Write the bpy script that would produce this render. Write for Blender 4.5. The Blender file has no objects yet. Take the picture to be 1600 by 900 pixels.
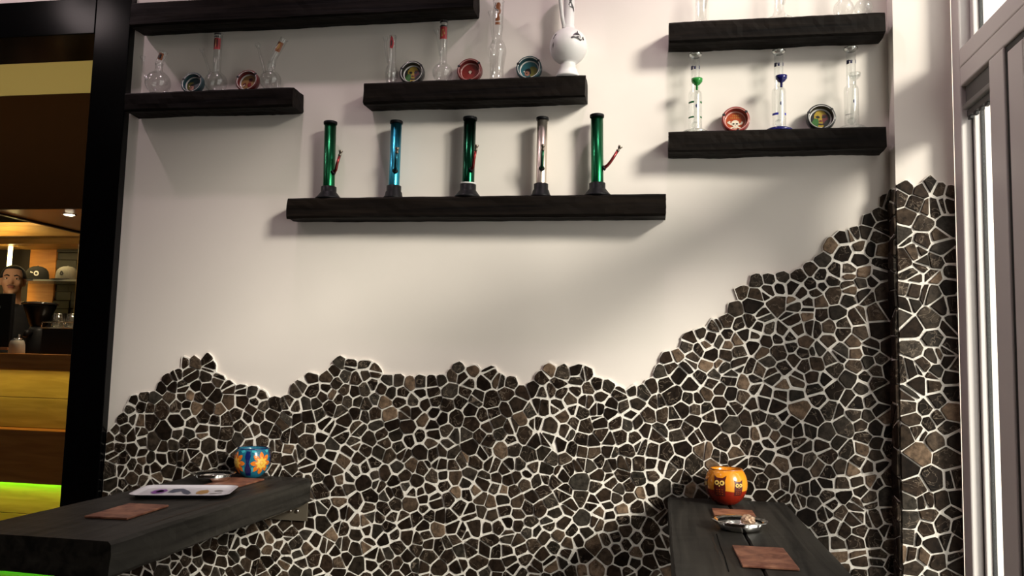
import bpy, bmesh, math, random
from mathutils import Vector, Matrix
random.seed(7)
SC = bpy.context.scene
COL = SC.collection
PI = math.pi

# ------------------------------------------------------------------ camera, world, exposure
F_PX, YAW, PITCH, ROLL = 1285.27, -0.177195, 0.092169, 0.025045
CAM = Vector((0.0, -2.6, 1.2))
_f = Vector((math.sin(YAW)*math.cos(PITCH), math.cos(YAW)*math.cos(PITCH), math.sin(PITCH)))
_r = Vector((math.cos(YAW), -math.sin(YAW), 0))
_u = _r.cross(_f)
_r2 = _r*math.cos(ROLL) + _u*math.sin(ROLL)
_u2 = -_r*math.sin(ROLL) + _u*math.cos(ROLL)
cam_data = bpy.data.cameras.new('camera')
cam_data.sensor_width = 36.0
cam_data.lens = F_PX/1600*36
cam_data.clip_start = 0.05
cam = bpy.data.objects.new('camera', cam_data)
COL.objects.link(cam)
M = Matrix.Identity(4)
for i in range(3):
    M[i][0] = _r2[i]; M[i][1] = _u2[i]; M[i][2] = -_f[i]; M[i][3] = CAM[i]
cam.matrix_world = M
SC.camera = cam
SC.view_settings.view_transform = 'Standard'
SC.view_settings.look = 'None'
SC.view_settings.gamma = 1.0
SC.view_settings.use_curve_mapping = False
SC.view_settings.exposure = -0.3
try:
    SC.cycles.use_denoising = True
    SC.cycles.transparent_max_bounces = 24
    SC.cycles.sample_clamp_indirect = 6.0
except Exception:
    pass

world = bpy.data.worlds.new('overcast_daylight')
SC.world = world
world.use_nodes = True
wb = world.node_tree.nodes['Background']
wb.inputs[0].default_value = (1.0, 0.985, 0.91, 1)
wb.inputs[1].default_value = 2.6

W = 0.845            # room face of the window wall (x)
CEIL = 3.05
ROOM_Y = -5.2        # wall behind the camera
ROOM_X = -5.6        # far side wall

def portal(name, loc, sx, sy, rot):
    l = bpy.data.lights.new(name, 'AREA')
    l.shape = 'RECTANGLE'; l.size = sx; l.size_y = sy
    l.cycles.is_portal = True
    o = bpy.data.objects.new(name, l); COL.objects.link(o)
    o.location = loc; o.rotation_euler = rot
    return o
portal('window_portal', (W+0.13, -1.21, 1.53), 3.0, 2.2, (0, PI/2, 0))
# hazy low daylight slanting in through the shop window
sun_l = bpy.data.lights.new('hazy_sun', 'SUN'); sun_l.energy = 5.9; sun_l.angle = math.radians(14); sun_l.color = (1.0, 0.94, 0.82)
sun = bpy.data.objects.new('hazy_sun', sun_l); COL.objects.link(sun)
sun.rotation_euler = Vector((-1.0, 0.85, -0.56)).to_track_quat('-Z', 'Y').to_euler()

LAMP_COL = (1.0, 0.76, 0.83)
LAMPS = [-2.37, -1.19, 0.05]     # row of ceiling spots close to the wall
LAMP_W = 16.0
ROOM_LAMPS = [(-2.95, -1.15), (-1.3, -1.7), (-3.6, -3.0), (-0.4, -4.2)]  # first makes the lintel highlight, the other three are added room fill
ROOM_W = 9.5

# ------------------------------------------------------------------ helpers
def link(o, parent=None):
    COL.objects.link(o)
    if parent is not None:
        o.parent = parent
    return o
def tag(o, label=None, cat=None, group=None, kind=None):
    if label: o['label'] = label
    if cat: o['category'] = cat
    if group: o['group'] = group
    if kind: o['kind'] = kind
    return o
def empty(name, loc=(0,0,0), rot=(0,0,0)):
    o = bpy.data.objects.new(name, None); o.empty_display_size = 0.02
    o.location = loc; o.rotation_euler = rot
    return link(o)
def mesh_obj(name, verts, faces, mat, parent=None, smooth=False, loc=None):
    me = bpy.data.meshes.new(name)
    me.from_pydata([tuple(v) for v in verts], [], faces)
    me.update()
    if mat is not None:
        me.materials.append(mat)
    if smooth:
        for p in me.polygons: p.use_smooth = True
    o = bpy.data.objects.new(name, me)
    if loc is not None: o.location = loc
    return link(o, parent)
def bm_obj(name, bm, mat, parent=None, smooth=False, loc=None):
    me = bpy.data.meshes.new(name)
    bmesh.ops.recalc_face_normals(bm, faces=bm.faces)
    bm.to_mesh(me); bm.free()
    if mat is not None: me.materials.append(mat)
    if smooth:
        for p in me.polygons: p.use_smooth = True
    o = bpy.data.objects.new(name, me)
    if loc is not None: o.location = loc
    return link(o, parent)
def add_box(bm, x0, x1, y0, y1, z0, z1, bev=0.0):
    r = bmesh.ops.create_cube(bm, size=1.0)
    vs = r['verts']
    for v in vs:
        v.co = Vector(((x0+x1)/2 + v.co.x*(x1-x0), (y0+y1)/2 + v.co.y*(y1-y0), (z0+z1)/2 + v.co.z*(z1-z0)))
    if bev > 0:
        es = list({e for v in vs for e in v.link_edges})
        bmesh.ops.bevel(bm, geom=es, offset=bev, segments=2, profile=0.5, affect='EDGES')
def box(name, x0, x1, y0, y1, z0, z1, mat, parent=None, bev=0.0):
    bm = bmesh.new(); add_box(bm, x0, x1, y0, y1, z0, z1, bev)
    return bm_obj(name, bm, mat, parent)
def boxes(name, lst, mat, parent=None, bev=0.0):
    bm = bmesh.new()
    for b in lst: add_box(bm, *b, bev)
    return bm_obj(name, bm, mat, parent)
def add_lathe(bm, prof, n=32, M=None):
    rings = []
    for r, z in prof:
        if r < 1e-6:
            rings.append([bm.verts.new((0, 0, z))])
        else:
            rings.append([bm.verts.new((r*math.cos(2*PI*i/n), r*math.sin(2*PI*i/n), z)) for i in range(n)])
    for a, b in zip(rings, rings[1:]):
        for i in range(n):
            j = (i+1) % n
            if len(a) == 1 and len(b) == 1: continue
            if len(a) == 1: bm.faces.new((a[0], b[i], b[j]))
            elif len(b) == 1: bm.faces.new((a[i], a[j], b[0]))
            else: bm.faces.new((a[i], a[j], b[j], b[i]))
    if M is not None:
        bmesh.ops.transform(bm, matrix=M, verts=[v for rg in rings for v in rg])
def lathe(name, prof, mat, parent=None, n=32, M=None, loc=None):
    bm = bmesh.new(); add_lathe(bm, prof, n, M)
    return bm_obj(name, bm, mat, parent, smooth=True, loc=loc)
def add_tube(bm, pts, rads, n=12, cap=True):
    pts = [Vector(p) for p in pts]
    if not isinstance(rads, (list, tuple)): rads = [rads]*len(pts)
    rings = []
    up = None
    for i, p in enumerate(pts):
        t = (pts[min(i+1, len(pts)-1)] - pts[max(i-1, 0)]).normalized()
        if up is None:
            up = Vector((0, 0, 1)) if abs(t.z) < 0.9 else Vector((0, 1, 0))
        a = t.cross(up).normalized(); b = a.cross(t).normalized(); up = b
        rings.append([bm.verts.new(p + (a*math.cos(2*PI*k/n) + b*math.sin(2*PI*k/n))*rads[i]) for k in range(n)])
    for r0, r1 in zip(rings, rings[1:]):
        for k in range(n):
            bm.faces.new((r0[k], r0[(k+1) % n], r1[(k+1) % n], r1[k]))
    if cap:
        bm.faces.new(rings[0][::-1]); bm.faces.new(rings[-1])
def tube(name, pts, rads, mat, parent=None, n=12, cap=True):
    bm = bmesh.new(); add_tube(bm, pts, rads, n, cap)
    return bm_obj(name, bm, mat, parent, smooth=True)
def copy_tree(o, parent=None):
    c = o.copy(); link(c)
    c.parent = parent
    for ch in list(o.children): copy_tree(ch, c)
    return c

# ------------------------------------------------------------------ materials
def new_mat(name):
    m = bpy.data.materials.new(name); m.use_nodes = True
    nt = m.node_tree
    b = nt.nodes['Principled BSDF']
    return m, nt, b
def simple(name, col, rough=0.5, metal=0.0, spec=0.5, noise=0.0, nscale=30.0, bump=0.0, coat=0.0, trans=0.0):
    m, nt, b = new_mat(name)
    b.inputs['Base Color'].default_value = (*col, 1)
    b.inputs['Roughness'].default_value = rough
    b.inputs['Metallic'].default_value = metal
    b.inputs['Specular IOR Level'].default_value = spec
    b.inputs['Coat Weight'].default_value = coat
    b.inputs['Transmission Weight'].default_value = trans
    if noise or bump:
        tc = nt.nodes.new('ShaderNodeTexCoord')
        nz = nt.nodes.new('ShaderNodeTexNoise'); nz.inputs['Scale'].default_value = nscale; nz.inputs['Detail'].default_value = 5
        nt.links.new(tc.outputs['Object'], nz.inputs['Vector'])
        if noise:
            mx = nt.nodes.new('ShaderNodeMix'); mx.data_type = 'RGBA'
            mx.inputs[6].default_value = tuple(c*(1-noise) for c in col)+(1,)
            mx.inputs[7].default_value = tuple(min(1, c*(1+noise)) for c in col)+(1,)
            nt.links.new(nz.outputs['Fac'], mx.inputs[0])
            nt.links.new(mx.outputs[2], b.inputs['Base Color'])
        if bump:
            bp = nt.nodes.new('ShaderNodeBump'); bp.inputs['Strength'].default_value = bump; bp.inputs['Distance'].default_value = 0.01
            nt.links.new(nz.outputs['Fac'], bp.inputs['Height'])
            nt.links.new(bp.outputs['Normal'], b.inputs['Normal'])
    return m
def wood(name, dark, light, scale=(3, 40, 40), rough=0.6, bump=0.4, spec=0.4, nsc=1.0, lo=0.35, hi=0.75):
    m, nt, b = new_mat(name)
    N, L = nt.nodes, nt.links
    tc = N.new('ShaderNodeTexCoord'); mp = N.new('ShaderNodeMapping')
    mp.inputs['Scale'].default_value = scale
    L.new(tc.outputs['Object'], mp.inputs['Vector'])
    nz = N.new('ShaderNodeTexNoise'); nz.inputs['Scale'].default_value = nsc; nz.inputs['Detail'].default_value = 8; nz.inputs['Distortion'].default_value = 0.6
    L.new(mp.outputs[0], nz.inputs['Vector'])
    rp = N.new('ShaderNodeValToRGB')
    rp.color_ramp.elements[0].position = lo; rp.color_ramp.elements[0].color = (*dark, 1)
    rp.color_ramp.elements[1].position = hi; rp.color_ramp.elements[1].color = (*light, 1)
    L.new(nz.outputs['Fac'], rp.inputs[0]); L.new(rp.outputs[0], b.inputs['Base Color'])
    bp = N.new('ShaderNodeBump'); bp.inputs['Strength'].default_value = bump; bp.inputs['Distance'].default_value = 0.004
    L.new(nz.outputs['Fac'], bp.inputs['Height']); L.new(bp.outputs['Normal'], b.inputs['Normal'])
    b.inputs['Roughness'].default_value = rough
    b.inputs['Specular IOR Level'].default_value = spec
    return m
def emit(name, col, strength):
    m, nt, b = new_mat(name)
    b.inputs['Base Color'].default_value = (*col, 1)
    b.inputs['Emission Color'].default_value = (*col, 1)
    b.inputs['Emission Strength'].default_value = strength
    return m
def thin_glass(name, tint=(0.97, 0.98, 0.98), edge=0.75, base=0.05, rough=0.03, power=2.6):
    """thin blown glass: clear seen straight on, mirror-like towards its outline"""
    m = bpy.data.materials.new(name); m.use_nodes = True
    nt = m.node_tree; N, L = nt.nodes, nt.links
    N.clear()
    out = N.new('ShaderNodeOutputMaterial'); mix = N.new('ShaderNodeMixShader')
    tr = N.new('ShaderNodeBsdfTransparent'); gl = N.new('ShaderNodeBsdfGlossy')
    tr.inputs[0].default_value = (*tint, 1); gl.inputs[0].default_value = (0.9, 0.9, 0.9, 1); gl.inputs['Roughness'].default_value = rough
    lw = N.new('ShaderNodeLayerWeight'); lw.inputs[0].default_value = 0.5
    pw = N.new('ShaderNodeMath'); pw.operation = 'POWER'; pw.inputs[1].default_value = power
    ml = N.new('ShaderNodeMath'); ml.operation = 'MULTIPLY_ADD'; ml.inputs[1].default_value = edge; ml.inputs[2].default_value = base
    L.new(lw.outputs['Facing'], pw.inputs[0]); L.new(pw.outputs[0], ml.inputs[0]); L.new(ml.outputs[0], mix.inputs[0])
    L.new(tr.outputs[0], mix.inputs[1]); L.new(gl.outputs[0], mix.inputs[2]); L.new(mix.outputs[0], out.inputs[0])
    return m

def stone_material():
    m, nt, b = new_mat('broken_marble')
    N, L = nt.nodes, nt.links
    oi = N.new('ShaderNodeObjectInfo'); ge = N.new('ShaderNodeNewGeometry')
    sc = N.new('ShaderNodeVectorMath'); sc.operation = 'SCALE'; sc.inputs['Scale'].default_value = 977.0
    L.new(oi.outputs['Location'], sc.inputs[0])
    ad = N.new('ShaderNodeVectorMath'); ad.operation = 'ADD'
    L.new(sc.outputs[0], ad.inputs[0]); L.new(ge.outputs['Random Per Island'], ad.inputs[1])
    wn = N.new('ShaderNodeTexWhiteNoise'); L.new(ad.outputs[0], wn.inputs['Vector'])
    rp = N.new('ShaderNodeValToRGB'); cr = rp.color_ramp
    stops = [(0.0, (0.010, 0.0065, 0.0045)), (0.25, (0.017, 0.011, 0.0075)), (0.45, (0.030, 0.019, 0.0125)), (0.6, (0.020, 0.0165, 0.0125)),
             (0.72, (0.044, 0.029, 0.019)), (0.84, (0.036, 0.031, 0.025)), (0.94, (0.075, 0.050, 0.033)), (1.0, (0.17, 0.115, 0.075))]
    cr.elements[0].position = 0; cr.elements[0].color = (*stops[0][1], 1)
    cr.elements[1].position = 1; cr.elements[1].color = (*stops[-1][1], 1)
    for p, c in stops[1:-1]:
        e = cr.elements.new(p); e.color = (*c, 1)
    L.new(wn.outputs['Value'], rp.inputs[0])
    # mottling and veins, shifted from stone to stone
    of = N.new('ShaderNodeVectorMath'); of.operation = 'MULTIPLY_ADD'
    L.new(wn.outputs['Color'], of.inputs[0]); of.inputs[1].default_value = (9, 9, 9); L.new(ge.outputs['Position'], of.inputs[2])
    nz = N.new('ShaderNodeTexNoise'); nz.inputs['Scale'].default_value = 55; nz.inputs['Detail'].default_value = 6; nz.inputs['Roughness'].default_value = 0.65
    L.new(of.outputs[0], nz.inputs['Vector'])
    mr = N.new('ShaderNodeMapRange'); mr.inputs[1].default_value = 0.3; mr.inputs[2].default_value = 0.72; mr.inputs[3].default_value = 0.28; mr.inputs[4].default_value = 1.85
    L.new(nz.outputs['Fac'], mr.inputs[0])
    mu = N.new('ShaderNodeMix'); mu.data_type = 'RGBA'; mu.blend_type = 'MULTIPLY'; mu.inputs[0].default_value = 1.0
    L.new(rp.outputs[0], mu.inputs[6]); L.new(mr.outputs[0], mu.inputs[7])
    vz = N.new('ShaderNodeTexNoise'); vz.inputs['Scale'].default_value = 24; vz.inputs['Detail'].default_value = 4; vz.inputs['Distortion'].default_value = 1.2
    L.new(of.outputs[0], vz.inputs['Vector'])
    sb = N.new('ShaderNodeMath'); sb.operation = 'SUBTRACT'; sb.inputs[1].default_value = 0.5; L.new(vz.outputs['Fac'], sb.inputs[0])
    ab = N.new('ShaderNodeMath'); ab.operation = 'ABSOLUTE'; L.new(sb.outputs[0], ab.inputs[0])
    vr = N.new('ShaderNodeMapRange'); vr.inputs[1].default_value = 0.0; vr.inputs[2].default_value = 0.016; vr.inputs[3].default_value = 0.7; vr.inputs[4].default_value = 0.0
    L.new(ab.outputs[0], vr.inputs[0])
    gt = N.new('ShaderNodeMath'); gt.operation = 'GREATER_THAN'; gt.inputs[1].default_value = 0.45
    sp = N.new('ShaderNodeSeparateColor'); L.new(wn.outputs['Color'], sp.inputs[0]); L.new(sp.outputs[1], gt.inputs[0])
    vm = N.new('ShaderNodeMath'); vm.operation = 'MULTIPLY'; L.new(vr.outputs[0], vm.inputs[0]); L.new(gt.outputs[0], vm.inputs[1])
    mv = N.new('ShaderNodeMix'); mv.data_type = 'RGBA'
    L.new(vm.outputs[0], mv.inputs[0]); L.new(mu.outputs[2], mv.inputs[6]); mv.inputs[7].default_value = (0.24, 0.19, 0.145, 1)
    L.new(mv.outputs[2], b.inputs['Base Color'])
    b.inputs['Roughness'].default_value = 0.5
    b.inputs['Specular IOR Level'].default_value = 0.10
    bp = N.new('ShaderNodeBump'); bp.inputs['Strength'].default_value = 0.25; bp.inputs['Distance'].default_value = 0.003
    L.new(nz.outputs['Fac'], bp.inputs['Height']); L.new(bp.outputs['Normal'], b.inputs['Normal'])
    return m

M_PLASTER = simple('painted_plaster', (0.80, 0.74, 0.685), 0.85, spec=0.2, noise=0.02, nscale=6, bump=0.05)
M_GROUT = simple('cream_grout', (0.90, 0.85, 0.78), 0.95, spec=0.1, noise=0.08, nscale=60, bump=0.5)
M_STONE = stone_material()
M_BEAM = wood('black_stained_timber', (0.0018, 0.0013, 0.0011), (0.014, 0.0098, 0.007), (2.2, 42, 42), 0.6, 0.5, 0.08)
M_TABLE = wood('charcoal_table_timber', (0.009, 0.008, 0.0068), (0.040, 0.036, 0.030), (34, 2.0, 34), 0.5, 0.5, 0.18)
M_GLOSSBLACK = simple('black_lacquer', (0.0010, 0.0010, 0.0014), 0.16, spec=0.28)
M_DARKWALL = simple('dark_cafe_paint', (0.10, 0.075, 0.06), 0.8, spec=0.2, noise=0.1, nscale=5)
M_CEIL = simple('grey_ceiling_paint', (0.42, 0.40, 0.39), 0.9, spec=0.2)
M_FLOOR = wood('dark_floor_boards', (0.05, 0.034, 0.022), (0.12, 0.085, 0.055), (2, 30, 30), 0.5, 0.2)
M_PVC = simple('white_window_plastic', (0.70, 0.655, 0.63), 0.4, spec=0.4)
M_GASKET = simple('black_rubber_gasket', (0.012, 0.012, 0.012), 0.6)
M_PANE = thin_glass('window_glass', (0.98, 0.985, 0.98), 0.3, 0.02, 0.0, 5.0)
M_GLASS = thin_glass('clear_blown_glass', (0.93, 0.935, 0.93), 0.62, 0.075, 0.10, 2.4)
M_GLASS2 = thin_glass('clear_glass_tube', (0.95, 0.96, 0.955), 0.55, 0.07, 0.09, 2.2)

# ------------------------------------------------------------------ room shell
T = 0.2
boxes_wall = bmesh.new()
add_box(boxes_wall, -1.95, W+0.25, 0.0, T, 0.0, CEIL)
add_box(boxes_wall, ROOM_X, -1.95, 0.0, T, 2.37, CEIL)
wall_back = bm_obj('wall_back', boxes_wall, M_PLASTER); tag(wall_back, 'cream plastered wall with a ragged dado of broken dark stone', kind='structure')
pillar = box('wall_pillar', 0.684, W, -0.06, 0.0, 0.0, CEIL, M_PLASTER); tag(pillar, 'narrow plastered pilaster with stone facing beside the window', kind='structure')
tag(box('floor', ROOM_X-0.2, W+0.25, ROOM_Y-0.2, 4.2, -0.1, 0.0, M_FLOOR), kind='structure')
tag(box('ceiling', ROOM_X-0.2, W+0.25, ROOM_Y-0.2, T, CEIL, CEIL+0.1, M_CEIL), kind='structure')
tag(box('wall_side', ROOM_X-0.2, ROOM_X, ROOM_Y-0.2, 0.0, 0.0, CEIL, M_DARKWALL), kind='structure')
tag(box('wall_front', ROOM_X, W+0.25, ROOM_Y-0.2, ROOM_Y, 0.0, CEIL, M_DARKWALL), kind='structure')

# ------------------------------------------------------------------ stone facing
OUT = [(-1.889,0.898),(-1.881,0.926),(-1.853,0.956),(-1.837,0.987),(-1.815,1.019),(-1.796,1.057),(-1.748,1.073),(-1.705,1.079),(-1.699,1.101),(-1.675,1.132),(-1.654,1.146),(-1.616,1.160),(-1.620,1.182),(-1.604,1.197),(-1.582,1.192),(-1.564,1.202),(-1.544,1.193),(-1.524,1.217),(-1.490,1.201),(-1.470,1.151),(-1.434,1.132),(-1.428,1.118),(-1.374,1.111),(-1.323,1.107),(-1.292,1.089),(-1.266,1.071),(-1.220,1.081),(-1.214,1.094),(-1.198,1.128),(-1.180,1.135),(-1.156,1.153),(-1.141,1.160),(-1.098,1.157),(-1.073,1.168),(-1.064,1.204),(-1.040,1.214),(-1.001,1.205),(-0.964,1.204),(-0.919,1.205),(-0.890,1.172),(-0.878,1.157),(-0.822,1.162),(-0.780,1.154),(-0.754,1.161),(-0.709,1.163),(-0.673,1.164),(-0.651,1.197),(-0.628,1.209),(-0.602,1.192),(-0.569,1.205),(-0.549,1.180),(-0.537,1.200),(-0.504,1.203),(-0.497,1.168),(-0.451,1.163),(-0.424,1.155),(-0.409,1.140),(-0.387,1.165),(-0.361,1.198),(-0.337,1.213),(-0.314,1.193),(-0.298,1.208),(-0.274,1.209),(-0.260,1.201),(-0.230,1.213),(-0.197,1.183),(-0.191,1.168),(-0.153,1.162),(-0.119,1.142),(-0.103,1.133),(-0.080,1.152),(-0.060,1.140),(-0.043,1.147),(-0.018,1.181),(-0.000,1.225),(0.017,1.257),(0.065,1.264),(0.067,1.303),(0.100,1.319),(0.144,1.336),(0.171,1.356),(0.201,1.370),(0.209,1.404),(0.233,1.424),(0.228,1.443),(0.266,1.465),(0.277,1.495),(0.304,1.503),(0.341,1.495),(0.366,1.503),(0.397,1.496),(0.422,1.519),(0.472,1.553),(0.483,1.574),(0.502,1.611),(0.533,1.623),(0.557,1.633),(0.594,1.646),(0.607,1.671),(0.629,1.691),(0.649,1.698),(0.650,1.728),(0.686,1.758)]
PIL = [(0.686,1.755),(0.706,1.766),(0.726,1.743),(0.748,1.761),(0.758,1.767),(0.774,1.786),(0.796,1.763),(0.810,1.762),(0.844,1.747)]

def clip(poly, nx, ny, c):
    """keep the side nx*x+ny*y <= c"""
    out = []
    n = len(poly)
    for i in range(n):
        a, b = poly[i], poly[(i+1) % n]
        da = nx*a[0]+ny*a[1]-c; db = nx*b[0]+ny*b[1]-c
        if da <= 0: out.append(a)
        if (da < 0 < db) or (db < 0 < da):
            t = da/(da-db); out.append((a[0]+(b[0]-a[0])*t, a[1]+(b[1]-a[1])*t))
    return out
def area(p):
    return abs(sum(p[i][0]*p[(i+1) % len(p)][1]-p[(i+1) % len(p)][0]*p[i][1] for i in range(len(p))))/2
def inside(p, poly):
    c = False; j = len(poly)-1
    for i in range(len(poly)):
        xi, yi = poly[i]; xj, yj = poly[j]
        if (yi > p[1]) != (yj > p[1]) and p[0] < (xj-xi)*(p[1]-yi)/(yj-yi)+xi: c = not c
        j = i
    return c
def stone_cells(outline, x0, x1, rnd, dmin=0.025, dmax=0.058, edge_step=0.038):
    poly = [(x0, 0.0)] + [(min(max(x, x0), x1), z) for x, z in outline] + [(x1, 0.0)]
    seeds = []      # x, z, size, is_stone
    cell = 0.08; grid = {}
    def near(x, z, R=1):
        gx, gz = int(x//cell), int(z//cell)
        for a in range(gx-R, gx+R+1):
            for b in range(gz-R, gz+R+1):
                for s in grid.get((a, b), ()): yield s
    def put(x, z, d, st):
        s = (x, z, d, st); seeds.append(s); grid.setdefault((int(x//cell), int(z//cell)), []).append(s)
    # along the ragged top: a stone just inside, bare plaster just outside
    acc = 0.0; nxt = 0.02
    for (ax, az), (bx, bz) in zip(outline, outline[1:]):
        l = math.hypot(bx-ax, bz-az)
        while acc + l > nxt:
            t = (nxt-acc)/l; px, pz = ax+(bx-ax)*t, az+(bz-az)*t
            nx, nz = (bz-az)/l, -(bx-ax)/l      # right of travel = down/inside
            k = rnd.uniform(0.017, 0.024)
            qx, qz = px+nx*k, pz+nz*k
            gx, gz = px-nx*k*0.95, pz-nz*k*0.95
            if inside((qx, qz), poly) and all(math.hypot(qx-s[0], qz-s[1]) > (0.030 if s[3] else 0.018) for s in near(qx, qz)): put(qx, qz, 0.04, True)
            if not inside((gx, gz), poly) and all(math.hypot(gx-s[0], gz-s[1]) > 0.016 for s in near(gx, gz)): put(gx, gz, 0.03, False)
            nxt += rnd.uniform(0.75, 1.25)*edge_step*0.55
        acc += l
    zt = max(z for _, z in outline)
    n = int((x1-x0)*zt/(dmin*dmin)*9)
    for _ in range(n):
        x, z = rnd.uniform(x0+0.012, x1-0.012), rnd.uniform(0.012, zt)
        d = dmin+(dmax-dmin)*rnd.random()**1.3
        if not inside((x, z), poly): continue
        if all(math.hypot(x-s[0], z-s[1]) > 0.5*(d+s[2])*0.93 for s in near(x, z)): put(x, z, d, True)
    cells = []
    for s in seeds:
        if not s[3]: continue
        h = 0.075
        full = [(max(s[0]-h, x0), max(s[1]-h, 0)), (min(s[0]+h, x1), max(s[1]-h, 0)), (min(s[0]+h, x1), s[1]+h), (max(s[0]-h, x0), s[1]+h)]
        g = rnd.choice((0.0015, 0.0019, 0.0023, 0.0028, 0.0045))
        small = [(max(s[0]-h, x0+0.002), max(s[1]-h, 0.002)), (min(s[0]+h, x1-0.002), max(s[1]-h, 0.002)), (min(s[0]+h, x1-0.002), s[1]+h), (max(s[0]-h, x0+0.002), s[1]+h)]
        for q in near(s[0], s[1], 2):
            if q is s: continue
            dx, dz = q[0]-s[0], q[1]-s[1]; l = math.hypot(dx, dz)
            if l > 0.16: continue
            nx, nz = dx/l, dz/l
            w = 0.5 + 0.18*(s[2]-q[2])/max(0.02, l)*0.5 if q[3] else 0.5
            c = nx*s[0]+nz*s[1] + l*min(0.7, max(0.3, w))
            full = clip(full, nx, nz, c); small = clip(small, nx, nz, c-g)
            if len(full) < 3 or len(small) < 3: break
        if len(full) < 3: continue
        pieces = [small] if len(small) >= 3 else []
        if pieces and area(small) > 0.0013 and rnd.random() < 0.40:     # some were broken across
            cx = sum(p[0] for p in small)/len(small); cz = sum(p[1] for p in small)/len(small)
            a = rnd.uniform(0, PI); nx, nz = math.cos(a), math.sin(a); c = nx*cx+nz*cz+rnd.uniform(-0.008, 0.008)
            pieces = [clip(small, nx, nz, c-0.0022), clip(small, -nx, -nz, -c-0.0022)]
        pieces = [p for p in pieces if len(p) >= 3 and area(p) > 0.00022]
        cells.append((full, pieces))
    return cells
def tidy(p, rnd):
    """drop tiny edges, chip sharp corners, jitter"""
    q = []
    for i, a in enumerate(p):
        if not q or math.hypot(a[0]-q[-1][0], a[1]-q[-1][1]) > 0.005: q.append(a)
    if len(q) > 3 and math.hypot(q[0][0]-q[-1][0], q[0][1]-q[-1][1]) < 0.005: q.pop()
    if len(q) < 3: return None
    out = []
    n = len(q)
    for i in range(n):
        a, b, c = q[i-1], q[i], q[(i+1) % n]
        v1 = Vector((a[0]-b[0], a[1]-b[1])); v2 = Vector((c[0]-b[0], c[1]-b[1]))
        k = min(0.3, rnd.uniform(0.001, 0.0055)/max(1e-4, min(v1.length, v2.length)))
        if rnd.random() < 0.5:
            out.append((b[0]+v1.x*k, b[1]+v1.y*k)); out.append((b[0]+v2.x*k, b[1]+v2.y*k))
        else: out.append(b)
    return [(x+rnd.uniform(-.0006, .0006), z+rnd.uniform(-.0006, .0006)) for x, z in out]
def stone_geo(p, rnd, base, bev=0.0022):
    """prism proud of the wall; p counter-clockwise in (u,v), n outward; returns verts (u,v,n) and faces"""
    cu = sum(a[0] for a in p)/len(p); cv = sum(a[1] for a in p)/len(p)
    h = rnd.uniform(0.0050, 0.0090); tu, tv = rnd.uniform(-.06, .06), rnd.uniform(-.06, .06)
    n = len(p); V = []; Fc = []
    for u, v in p: V.append((u, v, base))
    for u, v in p: V.append((u, v, base+h-bev*0.8+tu*(u-cu)+tv*(v-cv)))
    for u, v in p:
        l = math.hypot(u-cu, v-cv); k = max(0.5, 1-bev/max(l, 1e-4))
        V.append((cu+(u-cu)*k, cv+(v-cv)*k, base+h+tu*(u-cu)+tv*(v-cv)+rnd.uniform(-.0005, .0005)))
    for i in range(n):
        j = (i+1) % n
        Fc.append((i, j, n+j, n+i)); Fc.append((n+i, n+j, 2*n+j, 2*n+i))
    Fc.append(tuple(range(2*n, 3*n)))
    return V, Fc
def in_view(P):
    v = Vector(P)-CAM
    d = v.dot(_f)
    return d > 0 and abs(v.dot(_r2)/d) < 805/F_PX and abs(v.dot(_u2)/d) < 455/F_PX
def face_stones(cells, parent, to_world, rnd, limit, hidden=lambda P: False, grout_n=0.0065, gmin=-9.0):
    """to_world maps (u,v,n) to the room"""
    flip = (to_world(1, 0, 0)-to_world(0, 0, 0)).cross(to_world(0, 1, 0)-to_world(0, 0, 0)).dot(to_world(0, 0, 1)-to_world(0, 0, 0)) < 0
    gv, gf = [], []
    for full, _ in cells:
        full = clip(full, -1.0, 0.0, -gmin)
        if len(full) < 3: continue
        k = len(gv); n = len(full)
        gv += [to_world(u, v, 0.0) for u, v in full] + [to_world(u, v, grout_n) for u, v in full]
        gf += [(k+i, k+(i+1) % n, k+n+(i+1) % n, k+n+i) for i in range(n)] + [tuple(range(k+n, k+2*n))]
    g = mesh_obj('grout', gv, [f[::-1] for f in gf] if flip else gf, M_GROUT, parent); g['kind'] = 'stuff'
    stones = []
    for _, ps in cells:
        for p in ps:
            q = tidy(p, rnd)
            if q is None: continue
            cu = sum(a[0] for a in q)/len(q); cv = sum(a[1] for a in q)/len(q)
            P = to_world(cu, cv, 0.01)
            vis = in_view(P) and not hidden(P)
            d = (Vector(P)-CAM).length
            stones.append((area(q)/d/d if vis else 0, q, (cu, cv)))
    stones.sort(key=lambda s: -s[0])
    rv, rf = [], []
    cnt = 0
    for a, q, (cu, cv) in stones:
        V, Fc = stone_geo(q, rnd, grout_n*0.55)
        if flip: Fc = [f[::-1] for f in Fc]
        if cnt < limit and a > 0:
            cnt += 1
            c = to_world(cu, cv, 0)
            mesh_obj('stone', [to_world(*v)-c for v in V], Fc, M_STONE, parent, loc=c)
        else:
            k = len(rv); rv += [to_world(*v) for v in V]; rf += [tuple(i+k for i in f) for f in Fc]
    if rv:
        o = mesh_obj('small_stones', rv, rf, M_STONE, parent); o['kind'] = 'stuff'
rnd = random.Random(21)
def hid(P):     # behind the two tables
    return False
face_stones(stone_cells(OUT, -1.876, 0.684, rnd), wall_back, lambda u, v, n: Vector((u, -n, v)), rnd, 300, hid)
face_stones(stone_cells(PIL, 0.6800, 0.843, rnd, 0.030, 0.060), pillar, lambda u, v, n: Vector((u, -0.06-n, v)), rnd, 200, gmin=0.6842)
SIDE = [(-0.0085, 1.742), (0.03, 1.752), (0.058, 1.748)]
face_stones(stone_cells(SIDE, -0.0085, 0.058, rnd, 0.045, 0.075), pillar, lambda u, v, n: Vector((0.684-n, -0.06+u, v)), rnd, 0, gmin=0.001)

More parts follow.
